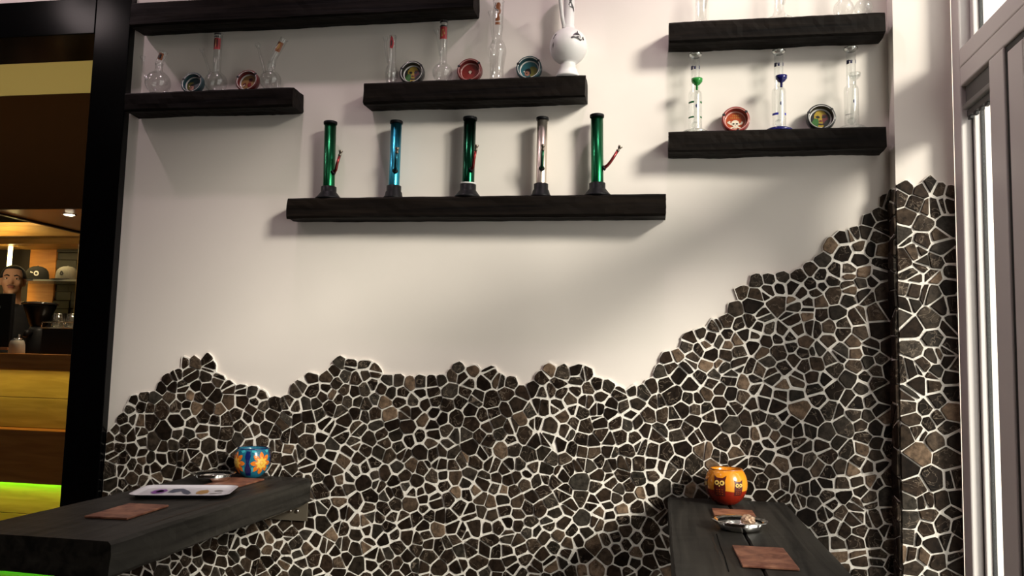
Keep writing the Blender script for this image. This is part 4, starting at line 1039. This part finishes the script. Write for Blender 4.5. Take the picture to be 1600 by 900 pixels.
# canopy over the bar
ca = empty('bar_canopy', (-3.6, BY, 2.02)); tag(ca, 'brown boxed canopy hanging over the bar with a lit soffit', 'canopy')
boxes('fascia', [(BX0+3.6+0.01, BX1+3.6-0.01, 0.0, 0.03, 0.0, 0.668)], M_FASCIA, ca)
boxes('upper_band', [(BX0+3.6+0.01, BX1+3.6-0.01, -0.004, 0.03, 0.669, 0.935)], M_BARCEIL, ca)
boxes('soffit', [(BX0+3.6+0.01, -0.302, 0.031, 0.22, 0.04, 0.07)], simple('narrow_soffit_board', (0.20, 0.10, 0.040), 0.35), ca)  # narrow strip added to carry the barman's fill spotlight
boxes('soffit', [(-0.25, BX1+3.6-0.01, 0.031, 1.0, 0.0, 0.03)], simple('soffit_board', (0.42, 0.22, 0.09), 0.3), ca)
boxes('edge_strip', [(-0.285, -0.251, 0.031, 1.0, -0.012, 0.03)], simple('dark_edge_strip', (0.03, 0.012, 0.006), 0.35), ca, 0.003)
boxes('edge_strip', [(-0.30, -0.286, 0.031, 1.0, 0.0, 0.03)], simple('pale_edge_strip', (0.5, 0.36, 0.20), 0.35), ca, 0.002)
sp_ = empty('recessed_spotlight', (-3.45, 1.69, 2.02)); tag(sp_, 'small glowing recessed spotlight in the bar canopy', 'spotlight')
lathe('trim_ring', [(0.030, -0.004), (0.040, -0.004), (0.042, -0.0005), (0.030, -0.0005)], M_CHROME, sp_, 24)
lathe('lens', [(0, -0.009), (0.020, -0.008), (0.0295, -0.003), (0, -0.002)], emit('spot_lens', (1.0, 0.88, 0.62), 30.0), sp_, 24)
l = bpy.data.lights.new('canopy_beam', 'SPOT'); l.energy = 24.0; l.color = (1.0, 0.80, 0.52); l.spot_size = math.radians(140); l.spot_blend = 0.8; l.shadow_soft_size = 0.03
lo = bpy.data.objects.new('canopy_beam', l); link(lo, sp_); lo.location = (0, 0, -0.02)
for xx in (-4.25, -2.6):  # the first copy is added to brighten the barman's face
    s2 = copy_tree(sp_); s2.location = (xx, 1.72, 2.045 if xx < -3.9 else 2.02)
    tag(s2, 'added recessed spotlight brightening the barman, hidden above the canopy edge' if xx < -3.9 else 'recessed spotlight in the canopy behind the black post', 'spotlight')
for c_ in COL.objects:
    if c_.name == 'recessed_spotlight.001': c_.location = (-4.30, 1.64, 2.06)
    if c_.name.startswith('canopy_beam') and c_.parent and c_.parent.name == 'recessed_spotlight.001': c_.rotation_euler = (math.radians(55), 0, math.radians(14))
# light trough added behind the lintel to brighten the ochre band
tro = empty('added_light_trough', (-3.5, T+0.022, 2.43)); tag(tro, 'slim black light trough added behind the lintel to brighten the ochre band', 'light trough')
boxes('channel', [(-1.9, 1.4, 0.0, 0.05, 0.0, 0.02)], M_GLOSSBLACK, tro, 0.002)
boxes('tube', [(-1.88, 1.38, 0.015, 0.035, 0.0205, 0.03)], emit('added_trough_tube', (1.0, 0.82, 0.36), 3.0), tro)
l = bpy.data.lights.new('added_trough_light', 'AREA'); l.shape = 'RECTANGLE'; l.size = 3.2; l.size_y = 0.03; l.energy = 24.0; l.color = (1.0, 0.84, 0.45)
lo = bpy.data.objects.new('added_trough_light', l); link(lo, tro); lo.location = (-0.25, 0.025, 0.034); lo.rotation_euler = (PI-1.1, 0, 0)
# counter
ct = empty('bar_counter', (-3.6, BY, 0)); tag(ct, 'oak bar counter with stepped boards lit by green and warm light strips', 'counter')
CX0, CX1 = BX0+3.6+0.02, 1.3
boxes('worktop', [(CX0, CX1, -0.03, 0.62, 1.1125, 1.19), (CX0, CX1, -0.03, -0.018, 1.098, 1.112)], M_BARWOOD, ct, 0.003)
for z0_, z1_ in ((0.771, 0.938), (0.941, 1.111), (0.29, 0.479), (0.087, 0.287), (0.0, 0.044)):
    boxes('plank', [(CX0, CX1, 0.10, 0.12, z0_, z1_)], M_BARPANEL, ct, 0.0015)
boxes('carcass', [(CX0, CX1, 0.121, 0.13, 0.0, 1.111)], M_FASCIA, ct)
boxes('board', [(CX0, CX1, -0.03, 0.099, 0.48, 0.769)], M_BARWOOD, ct, 0.002)
boxes('board', [(CX0, CX1, -0.03, 0.099, 0.045, 0.085)], M_BARWOOD, ct, 0.002)
boxes('back_panel', [(CX0, CX1, 0.58, 0.60, 0.0, 1.111)], M_FASCIA, ct)
def strip(name, z, col, watt, es, y=0.020, down=True):
    s = boxes(name, [(CX0, CX1, y-0.006, y+0.006, z-0.004, z)], emit(name+'_glow', col, es), ct)
    l = bpy.data.lights.new(name+'_light', 'AREA'); l.shape = 'RECTANGLE'; l.size = CX1-CX0; l.size_y = 0.012; l.energy = watt; l.color = col
    o = bpy.data.objects.new(name+'_light', l); link(o, ct); o.location = ((CX0+CX1)/2, y, z-0.006)
strip('warm_light_strip', 1.1105, (1.0, 0.74, 0.22), 4.6, 2.0, -0.005)
strip('green_light_strip', 0.479, (0.12, 1.0, 0.02), 4.5, 9.0, 0.085)
strip('green_light_strip', 0.0445, (0.12, 1.0, 0.02), 5.0, 9.0, 0.06)
lw = bpy.data.lights.new('under_board_warm', 'AREA'); lw.shape = 'RECTANGLE'; lw.size = CX1-CX0; lw.size_y = 0.012; lw.energy = 5.0; lw.color = (1.0, 0.72, 0.2)
lwo = bpy.data.objects.new('under_board_warm', lw); link(lwo, ct); lwo.location = ((CX0+CX1)/2, 0.0, 0.478)

# back bar unit
bu = empty('back_bar_unit', (-4.7, 3.0, 0)); tag(bu, 'wooden back bar with lit cornice and a slate-lined niche', 'shelf unit')
M_HONEY = wood('honey_oak', (0.30, 0.15, 0.035), (0.48, 0.27, 0.075), (3, 40, 26), 0.4, 0.1)
M_SLATE = simple('dark_slate', (0.05, 0.046, 0.032), 0.7, noise=0.4, nscale=14)
UX0, UX1 = -0.86, 0.41
boxes('cornice', [(UX0, UX1+0.02, -0.10, 0.30, 2.085, 2.165)], M_HONEY, bu, 0.004)
boxes('cornice_lip', [(UX0, UX1+0.02, -0.06, 0.30, 2.166, 2.20)], M_HONEY, bu, 0.004)
boxes('frame_top', [(UX0, UX1, -0.02, 0.30, 2.035, 2.084)], M_HONEY, bu, 0.003)
boxes('jamb', [(0.305, 0.345, -0.01, 0.30, 0.0, 2.034)], M_HONEY, bu, 0.003)
boxes('jamb', [(0.352, 0.41, -0.02, 0.30, 0.0, 2.034)], M_HONEY, bu, 0.003)
boxes('divider', [(-0.345, -0.105, 0.262, 0.299, 0.0, 2.034)], M_BARWOOD, bu, 0.003)
boxes('backboard', [(UX0, UX1, 0.30, 0.33, 0.0, 2.2)], M_DARKROOM, bu)
rs = random.Random(3)
z = 0.9
while z < 2.02:
    h = rs.uniform(0.035, 0.075); x = -0.104
    while x < 0.30:
        w_ = min(rs.uniform(0.10, 0.26), 0.303-x)
        if w_ > 0.02: boxes('slate', [(x, x+w_-0.004, 0.278-rs.uniform(0, 0.016), 0.299, z, z+h-0.004)], M_SLATE, bu, 0.002)
        x += w_
    z += h
boxes('shelf', [(-0.345, 0.304, 0.03, 0.26, 1.752, 1.766)], simple('glass_shelf_edge', (0.30, 0.31, 0.29), 0.2), bu)
boxes('light_strip', [(-0.372, -0.348, 0.06, 0.08, 1.2, 2.03)], emit('warm_vertical_strip', (1.0, 0.80, 0.35), 9.0), bu)
l = bpy.data.lights.new('cornice_glow', 'AREA'); l.shape = 'RECTANGLE'; l.size = 0.9; l.size_y = 0.05; l.energy = 7.0; l.color = (1.0, 0.70, 0.22)
lo = bpy.data.objects.new('cornice_glow', l); link(lo, bu); lo.location = (-0.55, -0.28, 2.24); lo.rotation_euler = (math.radians(35), 0, 0)
l = bpy.data.lights.new('niche_fill_light', 'AREA'); l.shape = 'RECTANGLE'; l.size = 0.46; l.size_y = 0.04; l.energy = 2.2; l.color = (1.0, 0.76, 0.36)  # downlight added to brighten the slate niche and its jamb
lo = bpy.data.objects.new('niche_fill_light', l); link(lo, bu); lo.location = (0.05, 0.0, 2.03)
l = bpy.data.lights.new('strip_light', 'AREA'); l.shape = 'RECTANGLE'; l.size = 0.03; l.size_y = 0.8; l.energy = 2.0; l.color = (1.0, 0.80, 0.35)
lo = bpy.data.objects.new('strip_light', l); link(lo, bu); lo.location = (-0.34, 0.04, 1.6); lo.rotation_euler = (math.radians(90), 0, math.radians(60))
# caps on the shelf
def cap_thing(x, lab, colc, emblem=True):
    e = empty('baseball_cap', (x, 3.14, 1.7665)); tag(e, lab, 'cap', 'caps on the back bar shelf')
    m = simple('felt_'+lab.split()[0], colc, 0.9, noise=0.25, nscale=80)
    pr = [(0.082, 0.0), (0.084, 0.02), (0.082, 0.05), (0.074, 0.078), (0.058, 0.098), (0.034, 0.110), (0.010, 0.114), (0.0, 0.114)]
    lathe('crown', pr, m, e, 28)
    bm = bmesh.new()
    a = [(math.radians(-150+k*10)) for k in range(13)]
    up_ = [bm.verts.new((0.08*math.cos(t), 0.08*math.sin(t), 0.006)) for t in a]; ou = [bm.verts.new((0.092*math.cos(t), 0.08*math.sin(t)-0.058*max(0, math.sin(-t))**0.6, 0.004+0.006*math.cos(t)**2)) for t in a]
    for k in range(12): bm.faces.new((up_[k], up_[k+1], ou[k+1], ou[k]))
    br = bm_obj('brim', bm, M_PRINT_BLK, e, True)
    s = br.modifiers.new('thickness', 'SOLIDIFY'); s.thickness = 0.003
    if emblem:
        wrap_patch('badge', blob(0.013, 0.05, 0.014, 0.018, 12, .25, 6), 0.083, M_PRINT_BLK, e)
        wrap_patch('badge_dot', circ(0.013, 0.05, 0.005, n=8), 0.084, m, e)
    lathe('button', [(0.006, 0.1135), (0.005, 0.118), (0, 0.119)], m, e, 10)
cap_thing(-4.592, 'grey felt cap with a dark badge on the back bar shelf', (0.15, 0.145, 0.13))
cap_thing(-4.86, 'black cap with white lettering, partly behind the barman', (0.008, 0.008, 0.009), False)
# the two white letter shapes that show on the black cap
e = bpy.data.objects['baseball_cap.001']
ringpts = [(0.018*math.cos(t), 0.05+0.020*math.sin(t)) for t in [i*PI/8 for i in range(16)]]
M_WHT = simple('white_stitching', (0.8, 0.8, 0.78), 0.7)
wrap_patch('lettering', [(p[0]+0.050, p[1]) for p in ringpts], 0.083, M_WHT, e)
wrap_patch('lettering', [(0.050+0.009*math.cos(i*PI/6), 0.05+0.010*math.sin(i*PI/6)) for i in range(12)], 0.083, M_PRINT_BLK, e, None, 0.0014)
wrap_patch('lettering', [(0.004, 0.055), (0.026, 0.050), (0.026, 0.058), (0.006, 0.066)], 0.083, M_WHT, e)

# ---- things on the counter
CZ_ = 1.1905
mo = empty('till_monitor', (-3.905, 1.66, CZ_)); tag(mo, 'black back of a till screen on the bar in front of the barman', 'monitor')
boxes('screen_back', [(-0.17, 0.142, 0.0, 0.03, 0.035, 0.352)], M_BLKRUB, mo, 0.006)
boxes('stand', [(-0.03, 0.03, 0.03, 0.06, 0.005, 0.16)], M_BLKRUB, mo, 0.003)
boxes('foot', [(-0.10, 0.10, -0.03, 0.13, 0.0, 0.006)], M_BLKRUB, mo, 0.002)
boxes('bottom_bezel', [(-0.17, 0.142, -0.004, 0.028, 0.018, 0.034)], simple('copper_bezel', (0.30, 0.16, 0.09), 0.4), mo, 0.002)
lathe('logo', [(0, 0.0), (0.010, 0.0), (0.010, 0.001), (0, 0.001)], simple('grey_logo', (0.12, 0.12, 0.12), 0.4), mo, 16, Matrix.Translation((0.06, -0.0005, 0.27)) @ Matrix.Rotation(PI/2, 4, 'X'))
gr = empty('coffee_grinder', (-3.775, 1.90, CZ_)); tag(gr, 'black coffee grinder with a wide dark hopper lid', 'coffee grinder')
lathe('body', [(0, 0), (0.075, 0), (0.078, 0.01), (0.066, 0.05), (0.062, 0.14), (0.045, 0.165), (0, 0.165)], M_BLKRUB, gr, 28)
lathe('hopper', [(0.040, 0.166), (0.052, 0.18), (0.090, 0.285), (0.092, 0.300), (0.0, 0.300)], simple('smoked_hopper', (0.006, 0.005, 0.005), 0.3, spec=0.2), gr, 28)
lathe('lid', [(0.0, 0.301), (0.100, 0.301), (0.105, 0.306), (0.098, 0.315), (0.03, 0.321), (0, 0.322)], simple('gloss_black_lid', (0.012, 0.011, 0.011), 0.12, coat=0.8), gr, 32)
tube('dispenser', [(0.0, -0.055, 0.13), (0.0, -0.09, 0.125), (0.0, -0.10, 0.10)], [0.02, 0.02, 0.016], M_BLKRUB, gr, 14)
sd = empty('sugar_dispenser', (-3.640, 1.585, CZ_)); tag(sd, 'grey sugar dispenser with a chrome spout at the edge of the bar', 'dispenser')
lathe('jar', [(0, 0), (0.042, 0), (0.043, 0.004), (0.041, 0.05), (0.035, 0.072), (0.030, 0.076), (0, 0.076)], simple('grey_sugar_jar', (0.36, 0.33, 0.28), 0.4), sd, 28)
lathe('cap', [(0.032, 0.0765), (0.032, 0.084), (0.020, 0.088), (0, 0.089)], M_CHROME, sd, 24)
tube('spout', [(0.008, 0, 0.088), (0.012, 0, 0.108)], [0.008, 0.006], M_CHROME, sd, 12)
cm = empty('coffee_machine', (-3.440, 1.86, CZ_)); tag(cm, 'black coffee machine on the bar carrying upturned glasses', 'coffee machine')
boxes('body', [(-0.145, 0.16, -0.16, 0.16, 0.0, 0.150)], M_BLKRUB, cm, 0.008)
boxes('cup_tray', [(-0.150, 0.165, -0.165, 0.165, 0.151, 0.158)], M_CHROME, cm, 0.002)
bm = bmesh.new()
for zz in (0.190,):
    add_tube(bm, [(-0.145, -0.160, zz), (0.160, -0.160, zz), (0.160, 0.160, zz), (-0.145, 0.160, zz), (-0.145, -0.160, zz)], 0.0035, 8)
for xx in (-0.145, 0.0, 0.160): add_tube(bm, [(xx, -0.160, 0.158), (xx, -0.160, 0.190)], 0.003, 8)
bm_obj('rail', bm, M_CHROME, cm, True)
M_TUMB = thin_glass('tumbler_glass', (0.94, 0.92, 0.86), 0.8, 0.24, 0.16, 1.2)
gi = 0
for r_, yy in enumerate((-0.10, 0.06)):
    for c_, xx in enumerate((-0.085, 0.010, 0.105)):
        g = lathe('upturned_glass', [(0.037, 0.0), (0.0385, 0.001), (0.036, 0.035), (0.031, 0.078), (0.030, 0.083), (0.0, 0.083), (0.0, 0.072), (0.028, 0.072), (0.034, 0.03), (0.0355, 0.002), (0.037, 0.0)], M_TUMB, None, 24)
        g.location = (-3.440+xx+0.006*r_, 1.86+yy, CZ_+0.1588)
        tag(g, 'clear glass upturned on the coffee machine, %s row, %s' % (('front', 'rear')[r_], ('beside the grinder', 'in the middle', 'nearest the black post')[c_]), 'glass', 'glasses upturned on the coffee machine')

# ------------------------------------------------------------------ barman
def ellip(bm, c, r, rot=None, seg=20):
    R = bmesh.ops.create_uvsphere(bm, u_segments=seg, v_segments=seg//2+2, radius=1.0)
    Mx = Matrix.Translation(Vector(c)) @ (rot.to_4x4() if rot else Matrix.Identity(4)) @ Matrix.Diagonal((*r, 1))
    bmesh.ops.transform(bm, matrix=Mx, verts=R['verts'])
def limb(bm, pts, rads, n=14):
    add_tube(bm, pts, rads, n, True)
    for p, r in zip(pts, rads): ellip(bm, p, (r, r, r), None, 12)
def fuse(name, bm, voxel, smooth_it, mats, parent, paint=None):
    me = bpy.data.meshes.new(name+'_raw'); bmesh.ops.recalc_face_normals(bm, faces=bm.faces); bm.to_mesh(me); bm.free()
    o = bpy.data.objects.new(name+'_raw', me); COL.objects.link(o)
    md = o.modifiers.new('r', 'REMESH'); md.mode = 'VOXEL'; md.voxel_size = voxel
    ms = o.modifiers.new('s', 'SMOOTH'); ms.factor = 0.5; ms.iterations = smooth_it
    dg = bpy.context.evaluated_depsgraph_get()
    me2 = bpy.data.meshes.new_from_object(o.evaluated_get(dg)); me2.name = name
    bpy.data.objects.remove(o); bpy.data.meshes.remove(me)
    me2.materials.clear()
    for m in mats: me2.materials.append(m)
    for p in me2.polygons:
        p.use_smooth = True
        if paint: p.material_index = paint(p.center)
    o2 = bpy.data.objects.new(name, me2)
    return link(o2, parent)
M_SKIN = simple('skin', (0.56, 0.31, 0.18), 0.5, spec=0.4, noise=0.08, nscale=40)
M_SHIRT = simple('dark_shirt', (0.012, 0.012, 0.015), 0.9, noise=0.2, nscale=60)
M_HAIR = simple('dark_hair', (0.008, 0.006, 0.005), 0.7)
M_TROU = simple('dark_trousers', (0.01, 0.01, 0.012), 0.9)
PXY = (-4.53, 2.52)
pe = empty('person', (PXY[0], PXY[1], 0), (0, 0, 0.62)); tag(pe, 'person in dark shirt with short dark hair standing behind the till screen', 'person')
# local: faces -y, z up; head centre at 1.69
bm = bmesh.new()
HT = 1.70
hd = Matrix.Rotation(-0.10, 3, 'X')       # chin slightly raised
def H(x, y, z): return Vector((0, 0.01, HT)) + hd @ Vector((x, y, z))
ellip(bm, H(0, 0.018, 0.030), (0.074, 0.092, 0.082), hd)            # cranium
ellip(bm, H(0, -0.018, -0.020), (0.064, 0.074, 0.085), hd)          # face
ellip(bm, H(0, -0.040, -0.078), (0.043, 0.042, 0.032), hd)          # jaw and chin
ellip(bm, H(0, -0.068, -0.098), (0.020, 0.016, 0.016), hd)          # chin point
for s in (-1, 1):
    ellip(bm, H(s*0.030, -0.076, 0.020), (0.022, 0.014, 0.008), hd)    # brow
    ellip(bm, H(s*0.038, -0.066, -0.022), (0.020, 0.020, 0.020), hd)   # cheek
    ellip(bm, H(s*0.074, 0.010, -0.006), (0.009, 0.020, 0.032), hd)    # ear
    ellip(bm, H(s*0.078, 0.014, 0.008), (0.008, 0.014, 0.016), hd)
    ellip(bm, H(s*0.010, -0.094, -0.032), (0.009, 0.010, 0.008), hd)   # nostril
add_tube(bm, [H(0, -0.080, 0.016), H(0, -0.092, -0.008), H(0, -0.106, -0.028)], [0.008, 0.0095, 0.012], 10)
ellip(bm, H(0, -0.105, -0.029), (0.012, 0.011, 0.010), hd)
ellip(bm, H(0, -0.085, -0.053), (0.024, 0.012, 0.006), hd)          # lips
ellip(bm, H(0, -0.083, -0.064), (0.020, 0.012, 0.007), hd)
limb(bm, [(0, 0.022, 1.52), (0, 0.020, 1.60), (0, 0.012, 1.66)], [0.062, 0.056, 0.056])
# trunk
ellip(bm, (0, 0.02, 1.36), (0.185, 0.115, 0.17)); ellip(bm, (0, 0.02, 1.16), (0.160, 0.105, 0.18)); ellip(bm, (0, 0.02, 0.98), (0.165, 0.115, 0.12))
for s in (-1, 1):
    limb(bm, [(s*0.06, 0.03, 1.50), (s*0.19, 0.03, 1.455)], [0.055, 0.062])
    sh, el, wr = (s*0.205, 0.03, 1.44), (s*0.25, 0.02, 1.15), (s*0.20, -0.20, 1.06)
    limb(bm, [sh, (s*0.235, 0.03, 1.30), el], [0.062, 0.053, 0.042]); limb(bm, [el, (s*0.23, -0.08, 1.12), wr], [0.042, 0.040, 0.028])
    limb(bm, [(s*0.09, 0.02, 0.93), (s*0.105, 0.01, 0.72), (s*0.105, 0.0, 0.50)], [0.092, 0.078, 0.055])
    limb(bm, [(s*0.105, 0.0, 0.50), (s*0.108, 0.02, 0.34), (s*0.11, 0.03, 0.09)], [0.055, 0.056, 0.038])
    limb(bm, [(s*0.11, 0.05, 0.045), (s*0.115, -0.05, 0.038), (s*0.12, -0.14, 0.032)], [0.042, 0.044, 0.034])
    # hand: palm and five fingers
    pc = Vector((s*0.192, -0.25, 1.045))
    ellip(bm, pc, (0.040, 0.048, 0.016)); limb(bm, [wr, pc], [0.027, 0.020])
    for k in range(4):
        fx = pc.x+(-0.030+k*0.020); ln = (0.062, 0.072, 0.068, 0.052)[k if s > 0 else 3-k]
        limb(bm, [(fx, pc.y-0.036, pc.z), (fx, pc.y-0.040-ln*0.5, pc.z+0.004), (fx, pc.y-0.040-ln*0.95, pc.z-0.016)], [0.0092, 0.0085, 0.0075], 8)
    limb(bm, [(pc.x-s*0.030, pc.y+0.012, pc.z), (pc.x-s*0.052, pc.y-0.018, pc.z-0.004), (pc.x-s*0.056, pc.y-0.044, pc.z-0.010)], [0.011, 0.0098, 0.0085], 8)
def cloth(c):
    if c.z > 1.535 or (c.y < -0.19 and c.z > 0.95): return 0
    return 1 if c.z > 0.93 else 2
fuse('body', bm, 0.0065, 3, [M_SKIN, M_SHIRT, M_TROU], pe, cloth)
# hair: a shell over the cranium
bm = bmesh.new()
ellip(bm, H(0, 0.026, 0.036), (0.082, 0.096, 0.086), hd, 28)
inv = hd.inverted()
kill = []
for v in bm.verts:
    q = inv @ (v.co - Vector((0, 0.01, HT)))
    if (q.y < -0.034 and q.z < 0.072) or (q.y < 0.02 and q.z < 0.018 and abs(q.x) < 0.09) or q.z < -0.045: kill.append(v)
bmesh.ops.delete(bm, geom=kill, context='VERTS')
hr = bm_obj('hair', bm, M_HAIR, pe, True)
sm = hr.modifiers.new('thickness', 'SOLIDIFY'); sm.thickness = 0.012; sm.offset = -1
M_LIPS = simple('lips', (0.30, 0.10, 0.07), 0.5); M_STUB = simple('stubble', (0.10, 0.055, 0.035), 0.7)
bm = bmesh.new(); ellip(bm, H(0, -0.0915, -0.0535), (0.023, 0.0065, 0.0045), hd, 14); ellip(bm, H(0, -0.090, -0.062), (0.020, 0.0065, 0.0050), hd, 14)
bm_obj('lips', bm, M_LIPS, pe, True)
bm = bmesh.new(); add_tube(bm, [H(-0.026, -0.087, -0.050), H(-0.012, -0.0965, -0.0455), H(0.012, -0.0965, -0.0455), H(0.026, -0.087, -0.050)], [0.002, 0.0038, 0.0038, 0.002], 8)
bm_obj('moustache', bm, M_STUB, pe, True)
for s in (-1, 1):
    bm = bmesh.new(); ellip(bm, H(s*0.030, -0.0745, 0.004), (0.0125, 0.006, 0.0058), hd, 14)
    eo = bm_obj('eye', bm, simple('eye_white', (0.55, 0.50, 0.46), 0.3), pe, True)
    bm = bmesh.new(); ellip(bm, H(s*0.030, -0.0795, 0.004), (0.0055, 0.003, 0.0055), hd, 12)
    bm_obj('iris', bm, M_HAIR, eo, True)
    bm = bmesh.new(); add_tube(bm, [H(s*0.014, -0.088, 0.022), H(s*0.030, -0.0905, 0.028), H(s*0.048, -0.080, 0.022)], [0.0042, 0.0048, 0.0028], 8)
    bm_obj('eyebrow', bm, M_HAIR, pe, True)
